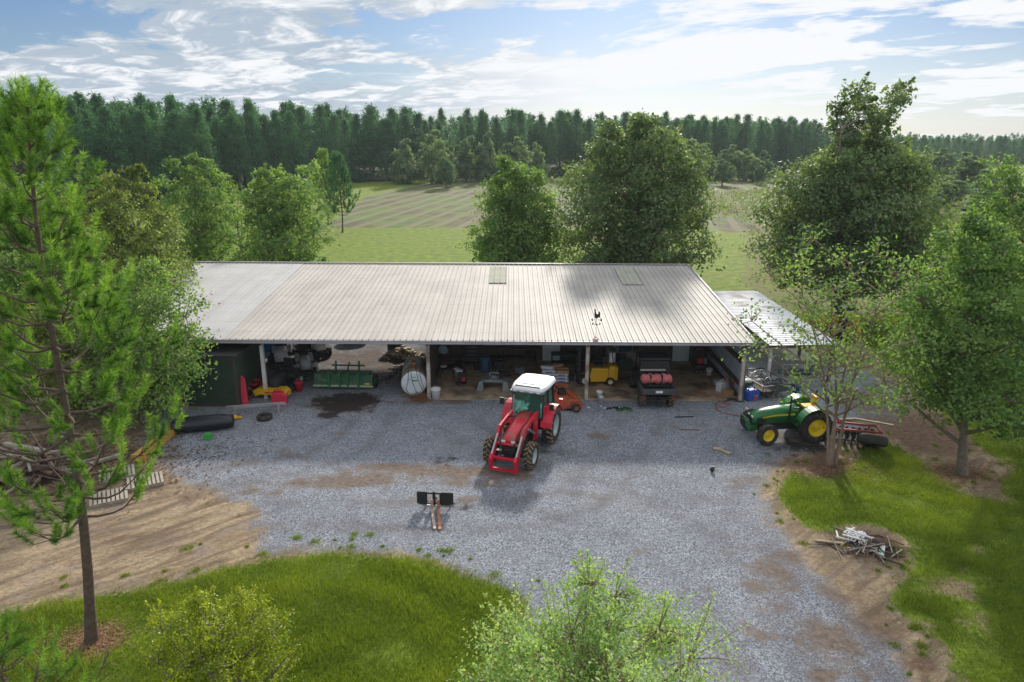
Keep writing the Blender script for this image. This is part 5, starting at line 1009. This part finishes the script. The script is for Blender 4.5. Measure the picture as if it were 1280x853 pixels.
# firewood
def pile(name, label, cat, px, py, n, L0, rx, ry, hz, mats, seed, wd=.09, kindr=True, rlim=None):
    r = random.Random(seed); x0, y0 = P(px, py); root = thing(name, label, cat, (x0, y0, 0)); mbs = {k: MB() for k in range(len(mats))}
    for i in range(n):
        a = r.uniform(0, 6.28); d = abs(r.gauss(0, .45)); d = min(d, 1); x = rx*d*math.cos(a); y = ry*d*math.sin(a); z = hz*(1-d)*r.random()+wd*.6; t2 = r.uniform(0, 3.14); l = L0*r.uniform(.5, 1.3)/2; tl = r.uniform(-.2, .2)
        mbs[r.randrange(len(mats))].beam((x-l*math.cos(t2), y-l*math.sin(t2), max(wd*.5, z-l*tl)), (x+l*math.cos(t2), y+l*math.sin(t2), max(wd*.5, z+l*tl)), wd*r.uniform(.6, 1.3), wd*r.uniform(.4, 1))
    for k, mb in mbs.items():
        if mb.v: o = mb.build('sticks', mats[k], root); o['kind'] = 'stuff'
    return root
pile('firewood_heap', 'heap of split pale firewood in the sun behind the second bay', 'firewood', 505, 446, 150, .42, 1.2, .8, .6, [WOODL, M('bright_wood', (.62, .52, .38), .8, 0, .2, 5)], 3, .11)
pile('scrap_heap', 'tangled scrap metal heap left of the white ended fuel tank', 'scrap', 499, 470, 70, .8, 1.0, 1.5, .5, [BLACKM, STEELD, RUST, GREYM], 4, .05)
pile('root_bundle', 'bundle of dead brown vines at the foot of the middle post', 'vines', 526, 500, 50, .9, .35, .5, .35, [RUST, WOOD], 6, .025)
pile('burn_pile', 'burn pile of white boards and sticks on scorched earth at the right lawn edge', 'burn pile', 1072, 675, 22, .6, .6, .6, .22, [WHITE, M('white_ash_board', (.66, .66, .64), .8)], 8, .055)
pile('branch_scatter', 'thin dead branches scattered round the white boards on the burned spot', 'branches', 1085, 688, 55, 1.0, 1.3, .9, .12, [WOOD, BLACKM, WOODG], 9, .03)
pile('log_pile', 'dark heap of rotting logs and branches in the shade behind the near pine', 'log pile', 38, 590, 60, 2.4, 2.6, 1.6, 1.0, [WOOD, WOODD, WOODG], 10, .13)
def board(label, px, py, l, wd, rz, mat, th=.04, z=.02, ry=0, name='board'):
    x, y = P(px, py); o = MB().box((0, 0, 0), (l, wd, th)).build(name, mat, None, .003); o.location = (x, y, z+th/2+abs(math.sin(R_(ry)))*l/2); o.rotation_euler = (0, R_(ry), R_(rz)); tag(o, label, 'board'); return o
board('short white green board lying apart at the right of the burn pile', 1102, 690, .62, .16, 60, M('mint_board', (.60, .70, .62), .7), .05)
board('bare pale plank at the left foot of the burn pile', 1036, 679, .85, .09, -12, WOODL, .05)
# barrels, bins, cans
def can(name, label, cat, px, py, r0, h, mat, z=0, bands=2, lid=None, dxy=(0, 0)):
    x, y = P(px, py); rt_ = thing(name, label, cat, (x+dxy[0], y+dxy[1], z)); pr = [(.001, 0), (r0*.96, 0), (r0, .02)]
    for b in range(bands): zb = h*(b+1)/(bands+1); pr += [(r0, zb-.015), (r0*1.03, zb), (r0, zb+.015)]
    pr += [(r0, h-.02), (r0*1.02, h), (r0*.95, h), (r0*.93, h-.02), (.001, h-.02)]
    MB().lathe(pr, (0, 0, 0), 'z', 24).build('body', mat, rt_); 
    if lid: MB().lathe([(.001, h+.02), (r0*1.03, h+.01), (r0*1.04, h-.04)], (0, 0, 0), 'z', 24).build('lid', lid, rt_)
    return rt_
def bucket(label, px, py, mat, s=1.0, group=None):
    x, y = P(px, py); rt_ = thing('bucket', label, 'bucket', (x, y, 0)); rt_.scale = (s,)*3
    MB().lathe([(.001, .01), (.12, .0), (.155, .33), (.165, .34), (.165, .37), (.15, .37), (.12, .02), (.001, .03)], (0, 0, 0), 'z', 20).build('pail', mat, rt_)
    MB().tube([(.16*math.cos(a), .02, .34+.13*math.sin(a)) for a in np.linspace(0, math.pi, 9)], .006, 5).build('handle', STEELD, rt_); return rt_
def gascan(name, label, px, py, mat, rz=0, s=1.0):
    x, y = P(px, py); rt_ = thing(name, label, 'canister', (x, y, 0), R_(rz)); rt_.scale = (s,)*3
    MB().prism([(-.19, .0), (.19, .0), (.19, .26), (.08, .34), (-.12, .34), (-.19, .28)], -.11, .11).build('body', mat, rt_, .02)
    MB().cyl((.14, 0, .28), (.22, 0, .42), .02, 8).build('spout', YEL, rt_); MB().tube([(-.14, 0, .33), (-.1, 0, .4), (.04, 0, .4), (.07, 0, .33)], .015, 6).build('handle', mat, rt_); return rt_
bucket('white bucket standing right of the middle post foot', 545, 499, WHITE, 1.5); gascan('fuel_can', 'red fuel can behind the silver rail frame by the left post', 350, 506, REDP, 10, 1.9); bucket('pinkish red bucket beside the yellow mower deck', 374, 489, REDP, 1.3)
bucket('white bucket inside the barn at the slab edge left of the utility vehicle', 749, 498, WHITE, 1.0); gascan('jug', 'white plastic jug near the red fuel can by the right wall', 902, 489, WHITE, 30, 1.5); gascan('fuel_can', 'dark red fuel can beside the white jug by the right wall', 908, 487, REDP, -20, 1.5)
can('barrel', 'dull blue barrel deep in the workshop left of the red tractor', 'barrel', 606, 465, .29, .88, M('dull_blue', (.04, .10, .20), .5)); can('barrel', 'black drum behind the firewood heap', 'barrel', 494, 440, .45, .75, BLACK, 0, 2, DGREY); can('bin', 'dark green refuse bin outside the right front post', 'bin', 931, 493, .3, .75, M('bin_green', (.02, .07, .05), .6), 0, 1, M('bin_grey', (.25, .27, .27), .6)); 
gascan('water_jug', 'blue plastic water jug in front of the green bin by the right post', 939, 500, BLUEP, 20, 1.7); bucket('small pink bucket leaning by the blue water jug', 943, 501, M('pink_plastic', (.6, .2, .35), .5), .9); bucket('bright blue bucket upside the rubbish behind the green tractor seat', 995, 492, BLUEP, 1.5)
can('barrel', 'red oil drum against the back wall of the workshop', 'barrel', 556, 452, .28, .85, M('oil_red', (.25, .02, .03), .5)); 
# shed side: leaning board, crate, tarp bundle, step
x, y = P(306, 507); o = MB().box((0, 0, .62), (.30, .04, 1.28)).prism([(-.15, 1.26), (.15, 1.26), (0, 1.42)], -.02, .02).build('leaning_board', REDP, None, .02); o.location = (x, y+.1, 0); o.rotation_euler = (R_(-14), R_(-6), R_(8)); tag(o, 'pinkish red board leaning against the corner of the green shed', 'board')
x, y = P(252, 541); bun = []
for i in range(13):
    u = -1+i/6; k = .36*(1-.25*abs(u)**3); bun.append([(u*1.25, k*1.1*math.cos(a), .34+k*.9*math.sin(a)+.03*math.sin(a*4+i*1.7)) for a in np.linspace(0, 2*math.pi, 14, endpoint=False)])
o = MB().loft(bun, True).build('tarp_bundle', M('navy_tarp', (.010, .012, .022), .35, 0, .3, 3, .5, 8)); o.location = (x, y+.25, 0); o.rotation_euler.z = R_(16); tag(o, 'long black wrapped tarp bundle lying before the green shed step', 'bundle')
x, y = P(260, 549); o = MB().box((0, 0, .13), (.34, .28, .26), taper=.85).build('feed_tub', GREENP, None, .03); o.location = (x, y, 0); tag(o, 'small bright green tub before the black tarp bundle', 'tub')
# silver rail frame at the left post
x, y = P(322, 519); rf_ = thing('rail_frame', 'silver metal rail frame lying across the foot of the left post', 'frame', (x, y, 0), R_(13))
MB().beam((-1.3, 0, .52), (1.25, 0, .52), .06, .06).beam((-1.1, .35, .3), (1.3, .35, .3), .06, .06).build('rails', GALV, rf_)
for q in (-.95, .95): MB().beam((q, 0, 0), (q, 0, .52), .06, .06).beam((q, 0, .3), (q, .35, .3), .05, .05).build('leg', GALV, rf_)
x, y = P(294, 525); o = MB().ball((0, 0, .12), .12, 8, .9).cyl((0, 0, .1), (.3, .05, .1), .05, 8).build('yellow_motor', YEL); o.location = (x, y, 0); tag(o, 'yellow pump lying at the left end of the silver rail frame', 'pump')
ty = MB().lathe([(.2, -.08), (.22, -.11), (.33, -.1), (.36, 0), (.33, .1), (.22, .11), (.2, .08), (.19, 0), (.2, -.08)], (0, 0, .11), 'z', 22).build('small_tyre', RUBBER); ty.location = P(331, 524)+(0,); tag(ty, 'small tyre lying flat below the silver rail frame', 'tyre')
# pallets
def pallet(label, cx_, cy_, rz, tilt=0, z=.0):
    r = thing('pallet', label, 'pallet', (cx_, cy_, z), R_(rz)); b_ = MB()
    for i in range(9): b_.box((-.55+i*.1375, 0, .125), (.095, 1.0, .02))
    b_.build('deck_boards', WOODG, r); b_ = MB()
    for q in (-.46, 0, .46): b_.box((0, q, .06), (1.2, .04, .10))
    b_.build('stringers', WOODG, r); r.rotation_euler.x = tilt; return r

p1 = P(150, 618); pallet('grey pallet lying nearest the foot of the near pine branches', p1[0]-.2, p1[1]-.35, 30)
p1 = P(182, 604); pallet('grey pallet at the right end of the row beside the dirt track', p1[0], p1[1], 30)
p1 = P(145, 596); pallet('grey pallet at the back left of the row by the yellow beam', p1[0], p1[1]+.1, 30)
x0, y0 = P(178, 578); x1, y1 = P(222, 541)
o = MB().beam((x0, y0, .14), (x1, y1, .14), .08, .26).beam((x0-.2, y0+.1, .3), (x1-.2, y1+.1, .3), .35, .03).box((x0-.15, y0+.05, .16), (.55, .12, .3)).build('yellow_beam', M('ochre_beam', (.42, .24, .05), .7, 0, .3, 3)); tag(o, 'long yellow brown steel beam lying between the pallets and the black tarp bundle', 'beam')
# bagged goods on two pallets
bx_, by_ = P(694, 484); pal = thing('pallet', 'wooden pallet under the stacked feed bags inside the barn', 'pallet', (bx_, by_+.55, .03)); MB().box((0, 0, .12), (1.35, 1.1, .03)).box((0, -.5, .05), (1.35, .08, .1)).box((0, .5, .05), (1.35, .08, .1)).box((0, 0, .05), (1.35, .08, .1)).build('boards', M('orange_wood', (.40, .17, .07), .8, 0, .3, 4), pal)
def bag(label, x, y, z, rz, mat, l=.72, w_=.42, h=.17, stripe=None, group=None):
    rg = []
    for i in range(7):
        u = -1+i/3; k = (1-.45*abs(u)**3); rg.append([(u*l/2, w_/2*k*math.copysign(abs(math.cos(a))**.7, math.cos(a)), h/2+h/2*k*math.copysign(abs(math.sin(a))**.8, math.sin(a))+.012*math.sin(i*2+a*2)) for a in np.linspace(0, 2*math.pi, 12, endpoint=False)])
    o = MB().loft(rg, True).build('feed_bag', mat); o.location = (x, y, z); o.rotation_euler.z = rz; tag(o, label, 'bag', group)
    if stripe: MB().box((0, -w_/2*.97, h*.52), (l*.5, .02, h*.35)).build('print', stripe, o)
    return o
for lay in range(4):
    for k in range(2):
        for row_ in range(2):
            brown = lay == 3 and k == 1 or (lay == 2 and k == 1 and row_ == 1)
            bag('brown feed bag on top of the pallet stack' if brown else 'white feed bag with blue print in the '+('lower' if lay < 2 else 'upper')+' half of the pallet stack', bx_-.33+k*.68+random.uniform(-.03, .03), by_+.3+row_*.5, .17+lay*.165, random.uniform(-.06, .06), BAGB if brown else BAGW, stripe=None if brown else BAGBL, group='brown feed bags on the pallet' if brown else 'white feed bags in the '+('lower' if lay < 2 else 'upper')+' half of the stack')
bag('crumpled brown bag slumped on the crest of the feed bag stack', bx_+.1, by_+.75, .85, .4, BAGB); bag('plain white bag slumped at the left crest of the feed bag stack', bx_-.4, by_+.5, .83, -.3, BAGW)
x, y = P(665, 480); o = bag('lone white bag behind the tractor roof', x, y+.4, .04, .3, BAGW)
# workshop objects
x, y = P(617, 490); gp = thing('grey_attachment', 'grey steel implement with two side wings standing left of the red tractor', 'implement', (x, y+.2, .04), R_(-4))
MB().prism([(-.85, 0), (-.72, .52), (-.52, .56), (-.5, .02)], -.3, .3).build('left_wing', GREYM, gp, .01); MB().prism([(.85, 0), (.72, .52), (.5, .56), (.46, .02)], -.3, .3).build('right_wing', GREYM, gp, .01)
MB().box((0, .05, .48), (1.1, .25, .14)).box((0, .2, .7), (.5, .1, .35)).build('crossbeam', GREYM, gp, .01); MB().beam((-.2, .1, .55), (-.1, .3, 1.05), .06, .06).beam((.2, .1, .55), (.1, .3, 1.05), .06, .06).cyl((-.15, .1, .8), (.3, .1, .75), .05, 8).build('hitch', BLACK, gp)
def bench(name, label, cat, px, py, l, w_, h, mat, topm=None, rz=0, shelf=True):
    x, y = P(px, py); r = thing(name, label, cat, (x, y+w_/2, .03), R_(rz)); MB().box((0, 0, h-.02), (l, w_, .05)).build('top', topm or mat, r, .005)
    for a in (-1, 1):
        for b in (-1, 1): MB().box((a*(l/2-.05), b*(w_/2-.05), h/2-.02), (.06, .06, h-.04)).build('leg', mat, r)
    if shelf: MB().box((0, 0, h*.35), (l-.1, w_-.1, .03)).build('shelf', mat, r)
    return r
bench('workbench', 'long dark workbench along the back wall of the workshop', 'workbench', 640, 456, 3.0, .7, .9, WOODD, WOOD); bench('workbench', 'steel bench at the left wall near the middle post', 'workbench', 566, 467, 1.3, .6, .8, BLACKM, DGREY)
bench('rack', 'low steel rack before the grey door', 'rack', 707, 462, 1.6, .7, .8, BLACKM, DGREY)
def cabinet(name, label, cat, px, py, d, mat, dm=None, drawers=4, rz=0):
    x, y = P(px, py); r = thing(name, label, cat, (x, y+d[1]/2, .04), R_(rz)); MB().box((0, 0, d[2]/2), d).build('case', mat, r, .01)
    for k in range(drawers):
        z = d[2]*(k+.5)/drawers; q = MB().box((0, -d[1]/2-.012, z), (d[0]*.9, .02, d[2]/drawers*.85)).build('drawer', dm or mat, r, .004); MB().box((0, -d[1]/2-.035, z+.02), (d[0]*.5, .02, .02)).build('pull', STEELD, q)
    return r
cabinet('tool_chest', 'black tool chest against the back wall left of the blue barrel', 'tool chest', 590, 452, (.9, .5, 1.15), BLACK, DGREY, 5); cabinet('air_compressor_cabinet', 'dark metal cabinet in the corner by the right grey door', 'cabinet', 872, 457, (.7, .5, 1.2), DGREY, WOODD, 2)
x, y = P(577, 483); wc = thing('welding_cart', 'small black welding cart with a red panel on the workshop floor', 'cart', (x, y+.1, .04)); MB().box((0, 0, .5), (.45, .5, .5)).build('welder', BLACK, wc, .02); MB().box((.12, -.26, .4), (.18, .02, .2)).build('red_panel', REDP, wc); MB().box((0, 0, .18), (.5, .75, .04)).beam((0, .3, .2), (0, .5, .9), .04, .04).build('trolley', BLACKM, wc); MB().box((-.1, 0, .78), (.3, .2, .05)).build('white_manual', WHITE, wc)
for q in (-.26, .26): wheel(wc, 0, q, .1, .05, RUBBER, GREYM, 0, .5, 12)
x, y = P(551, 462); sc = thing('shop_fan', 'pale workshop fan head on a dark stand near the partition wall', 'fan', (x+.15, y, .04)); MB().lathe([(.001, -.04), (.24, -.03), (.27, 0), (.24, .05), (.001, .08)], (0, 0, 1.1), 'y', 20).build('fan_head', M('pale_blue_plastic', (.30, .42, .55), .5), sc); MB().cyl((0, .05, 0), (0, .05, 1.1), .03, 8).lathe([(.001, .03), (.25, .02), (.25, 0)], (0, .05, 0), 'z', 16).build('stand', BLACK, sc)
x, y = P(553, 467); cr2 = thing('shop_stool', 'low stool with a white rag by the left workshop wall', 'stool', (x+.1, y-.3, .04)); MB().lathe([(.001, .5), (.18, .5), (.19, .46), (.17, .44), (.001, .44)], (0, 0, 0), 'z', 18).build('seat', WHITE, cr2)
for k in range(3): a = k*2.1; MB().beam((.1*math.cos(a), .1*math.sin(a), .45), (.2*math.cos(a), .2*math.sin(a), 0), .03, .03).build('leg', BLACK, cr2)
# more shop clutter
def crate(label, px, py, d, mat, dy=0, z=.04, rz=0, cat='crate', name='crate'):
    x, y = P(px, py); r = thing(name, label, cat, (x, y+dy, z), R_(rz)); w_, l_, h_ = d
    for a, s_ in (((0, -l_/2, h_/2), (w_, .03, h_)), ((0, l_/2, h_/2), (w_, .03, h_)), ((-w_/2, 0, h_/2), (.03, l_, h_)), ((w_/2, 0, h_/2), (.03, l_, h_))): MB().box(a, s_).build('side', mat, r)
    MB().box((0, 0, .03), (w_, l_, .03)).build('bottom', mat, r); MB().box((.05, .02, h_*.75), (w_*.7, l_*.6, h_*.4), rz=.3).box((-.1, -.05, h_*.9), (w_*.3, l_*.3, h_*.35), rz=.9, rx=.2).build('contents', GREYM, r); return r
crate('black crate of grey parts on the shop floor right of the blue barrel', 622, 462, (.6, .45, .35), BLACKM, rz=12); crate('brown wooden crate against the partition wall', 560, 474, (.6, .5, .4), WOOD, rz=-8); crate('small grey crate before the long workbench', 648, 466, (.5, .4, .3), GREYM, rz=25)
crate('dark crate between the forklift and the utility vehicle', 780, 462, (.8, .6, .5), DGREY, rz=4); crate('pale wooden crate against the back wall left of the utility vehicle', 790, 452, (.7, .5, .6), WOODG, rz=-5)
can('barrel', 'black drum against the back wall by the long workbench', 'barrel', 664, 452, .28, .85, BLACKM); can('barrel', 'grey drum against the back wall right of the forklift mast', 'barrel', 762, 452, .28, .85, GREYM); bucket('white bucket under the steel bench by the partition wall', 571, 470, WHITE, 1.1); bucket('black bucket before the tool chest', 596, 463, BLACKM, 1.2)
pile('scrap_heap', 'dark heap of bars and pipes along the right side of the green shed', 'scrap', 312, 492, 40, 1.1, .25, 1.2, .9, [BLACKM, RUST, REDP], 21, .05); pile('scrap_heap', 'dark heap of parts behind the yellow mower deck', 'scrap', 372, 478, 40, .6, .6, .6, .4, [BLACKM, DGREY, GREYM], 22, .07); pile('scrap_heap', 'dark heap of tools and bars on the shop floor before the long workbench', 'scrap', 632, 470, 30, .6, .9, .4, .35, [BLACKM, DGREY, RUST], 23, .05)
# compressor
x, y = P(877, 468); ac = thing('air_compressor', 'black air compressor with a red motor near the right wall', 'compressor', (x, y+.2, .04)); MB().lathe([(.001, -.45), (.14, -.43), (.2, -.36), (.2, .36), (.14, .43), (.001, .45)], (0, 0, .33), 'x', 20).build('tank', BLACK, ac); MB().box((-.1, 0, .68), (.3, .26, .3)).build('motor', REDP, ac, .03); MB().cyl((.2, 0, .5), (.2, 0, .82), .1, 12).build('pump_head', GREYM, ac)
for q in (-.22, .22): wheel(ac, -.3, q, .13, .06, RUBBER, GREYM, 0, .5, 14)
x, y = P(886, 470); bucket('white pail beside the air compressor', 886, 470, WHITE, 1.1)
hp = []
for k, (a, b) in enumerate(((886, 470), (889, 482), (880, 488), (868, 490), (878, 494), (885, 497), (893, 494), (900, 503), (912, 506), (903, 510), (895, 505), (898, 514), (918, 520), (938, 521), (930, 516))): q = P(a, b); hp.append((q[0], q[1], .06 if q[1] > 32.3 else .025))
def smooth(p, n=4):
    out_ = []
    for i in range(len(p)-1):
        a, b, c, d = p[max(0, i-1)], p[i], p[i+1], p[min(len(p)-1, i+2)]
        for k in range(n): u = k/n; out_.append(tuple(.5*((2*b[j])+(-a[j]+c[j])*u+(2*a[j]-5*b[j]+4*c[j]-d[j])*u*u+(-a[j]+3*b[j]-3*c[j]+d[j])*u**3) for j in range(3)))
    return out_+[p[-1]]
tag(MB().tube(smooth(hp), .018, 6).build('air_hose', HOSE), 'long red air hose snaking from the compressor out over the gravel', 'hose')
o = MB().box((0, 0, .4), (.5, .04, .8)).build('sheet_metal', GREYM, None, .005); q = P(914, 492); o.location = (q[0], q[1], .03); o.rotation_euler = (R_(-16), 0, R_(60)); tag(o, 'grey sheet panel leaning by the right front post', 'panel')
o = MB().box((0, 0, .17), (.45, .35, .34)).box((.15, .0, .35), (.2, .36, .02), ry=.4).build('carton', CARD, None, .005); q = P(909, 496); o.location = (q[0], q[1], .02); o.rotation_euler.z = .4; tag(o, 'brown carton by the foot of the right front post', 'carton')
o = MB().box((0, 0, .12), (.75, .3, .22)).box((0, 0, .24), (.78, .33, .03)).build('cooler', M('pale_green_box', (.50, .56, .52), .5), None, .02); q = P(901, 482); o.location = (q[0], q[1]+.1, .04); o.rotation_euler.z = .1; tag(o, 'pale flat box behind the white jug by the right wall', 'box')
pile('scrap_heap', 'small heap of dark parts and sticks at the right front post', 'scrap', 916, 501, 26, .35, .45, .35, .2, [RUST, BLACKM, GREYM], 14, .04)
# dark bits on the gravel in front of the third bay
def bits(label, px, py, n, rx, ry, mats, seed, s, name='litter', cat='litter'):
    r = random.Random(seed); x, y = P(px, py); mb = MB()
    for i in range(n):
        mb.box((r.gauss(0, rx), r.gauss(0, ry), s*.4), (s*r.uniform(.5, 2.4), s*r.uniform(.4, 1.3), s*r.uniform(.3, 1)), rx=r.uniform(-.4, .4), ry=r.uniform(-.4, .4), rz=r.uniform(0, 3))
    o = mb.build(name, mats); o.location = (x, y, 0); tag(o, label, cat); return o
bits('scatter of black plastic parts on the gravel before the third bay', 770, 512, 16, .35, .10, BLACK, 1, .10, 'plastic_parts', 'parts'); bits('few tiny white scraps lying among the black parts on the gravel', 764, 510, 5, .3, .1, WHITE, 2, .06, 'white_scraps', 'scraps')
bits('green weeds or twine clump by the black parts on the gravel', 781, 513, 18, .16, .08, GREENP if False else M('weed_green', (.05, .16, .02), .8), 3, .07, 'weed_clump', 'weeds'); bits('torn yellow webbing shreds near the foot of the third post', 724, 505, 7, .05, .03, M('strap_yellow', (.45, .38, .06), .7), 4, .06, 'webbing_shreds', 'webbing')
x, y = P(751, 501); bucket('second white pail lying at the slab edge behind the first', 751, 503, M('pail_grey_white', (.55, .58, .62), .5), .8)
o = board('splintered pale board alone on the gravel left of the green tractor', 905, 565, .62, .13, -38, WOODL, .03); 
v_ = MB().box((0, 0, 0), (.36, .22, .03), rz=.5).box((.35, -.12, .0), (.5, .06, .03), rz=-.4).build('splinter', WOODL, o); v_.location = (-.3, .05, .01)
o = MB().ball((0, 0, .1), .09, 8, 1.1, .05).box((.04, 0, .2), (.06, .06, .08)).build('black_pot', BLACK); q = P(890, 590); o.location = (q[0], q[1], 0); tag(o, 'small black lump alone on the open gravel before the green tractor', 'object')
board('thin dark stick on the gravel in front of the utility vehicle, nearer the barn', 855, 522, .9, .05, 4, BLACKM, .03, name='dead_stick'); board('thin dark stick on the gravel in front of the utility vehicle, nearer the camera', 862, 538, .9, .04, 0, RUST, .03, name='dead_stick')
# utility trailer and cattle panels at the shelter
x, y = P(960, 497); tr_ = thing('utility_trailer', 'black low trailer with wire rolls parked before the white roofed shelter', 'trailer', (x, y+1.0, 0), R_(14))
MB().box((0, 0, .42), (1.6, 2.6, .06)).build('bed', BLACKM, tr_); b_ = MB()
for a in (-.8, .8): b_.beam((a, -1.3, .72), (a, 1.3, .72), .04, .04); [b_.beam((a, q, .42), (a, q, .72), .03, .03) for q in (-1.3, -.4, .5, 1.3)]
b_.beam((-.8, 1.3, .72), (.8, 1.3, .72), .04, .04).beam((-.8, -1.3, .72), (.8, -1.3, .72), .04, .04).build('rails', BLACK, tr_)
for a in (-.95, .95): wheel(tr_, a, 0, .28, .16, RUBBER, GALV, 0, .5, 16).rotation_euler.z = R_(90)
wr = MB()
for k in range(26): c0 = np.array([random.uniform(-.5, .5), random.uniform(-.9, .9), random.uniform(.55, .85)]); a1 = random.uniform(0, 3); wr.tube([tuple(c0+.32*np.array([math.cos(t)*math.cos(a1), math.cos(t)*math.sin(a1), .5*math.sin(t)])) for t in np.linspace(0, 6.283, 13)], .01, 4)
o = wr.build('wire_roll', STEELD); o.location = tr_.location; o.rotation_euler = tr_.rotation_euler; tag(o, 'tangled grey wire heaped on the black low trailer', 'wire'); 
x, y = P(945, 490); board('pale long board lying between the right post and the trailer', 944, 490, 2.0, .22, -52, WOODL, .05, .05); 
x, y = P(1006, 484); bench('table', 'grey table under the white roofed shelter', 'table', 1000, 473, 2.0, .7, .75, GREYM, CONC); cabinet('chest', 'grey metal box under the shelter at right', 'chest', 1030, 470, (1.0, .7, .8), GREYM, GREYM, 1)
# loose leaves and stones near the pine and sticks on dirt
def chips(label, px, py, n, rx, ry, mat, seed, s, name, cat):
    r = np.random.default_rng(seed); x, y = P(px, py); C = np.stack([r.normal(0, rx, n)+x, r.normal(0, ry, n)+y, r.uniform(.02, .05, n)], 1); V, F = leafquads(C, s, s*.4, r, 2.5); me = npmesh(name, V, F, np.repeat(r.random(n), 4)); me.materials.append(mat); o = link(bpy.data.objects.new(name, me)); tag(o, label, cat); o['kind'] = 'stuff'
MULCH = leafmat('mulch', (.12, .06, .035), (.40, .24, .15), .05, .9, .1)
chips('reddish pine straw mulch round the near pine trunk', 112, 803, 2600, .42, .34, MULCH, 1, .10, 'pine_straw', 'mulch'); chips('fallen brown leaves under the shade tree on the right lawn', 1200, 593, 1500, 1.0, .6, MULCH, 2, .09, 'leaf_litter', 'litter'); chips('brown leaf litter under the multi stemmed tree', 1040, 584, 1800, 1.1, .7, MULCH, 3, .09, 'leaf_litter', 'litter')
chips('dark leaf litter under the trees left of the pallets', 60, 575, 5000, 3.2, 1.6, leafmat('mulch_dark', (.05, .03, .02), (.22, .14, .09), .05, .9, .1), 4, .14, 'leaf_litter', 'litter')
# ------------------------------------------------------------------ haze
hz = MB().box((60, 300, 11.2), (1300, 640, 24.6)).build('haze', M('haze_air_placeholder', (1, 1, 1)))
hm = bpy.data.materials.new('haze_air'); hm.use_nodes = True; t = hm.node_tree; t.nodes.clear(); o_ = t.nodes.new('ShaderNodeOutputMaterial'); v = t.nodes.new('ShaderNodeVolumePrincipled'); v.inputs['Density'].default_value = HAZE; v.inputs['Color'].default_value = (.80, .92, 1, 1); v.inputs['Anisotropy'].default_value = .25
t.links.new(v.outputs[0], o_.inputs['Volume']); hz.data.materials.clear(); hz.data.materials.append(hm); hz['kind'] = 'stuff'; tag(hz, 'thin pale blue air that fades the far forest', 'haze')
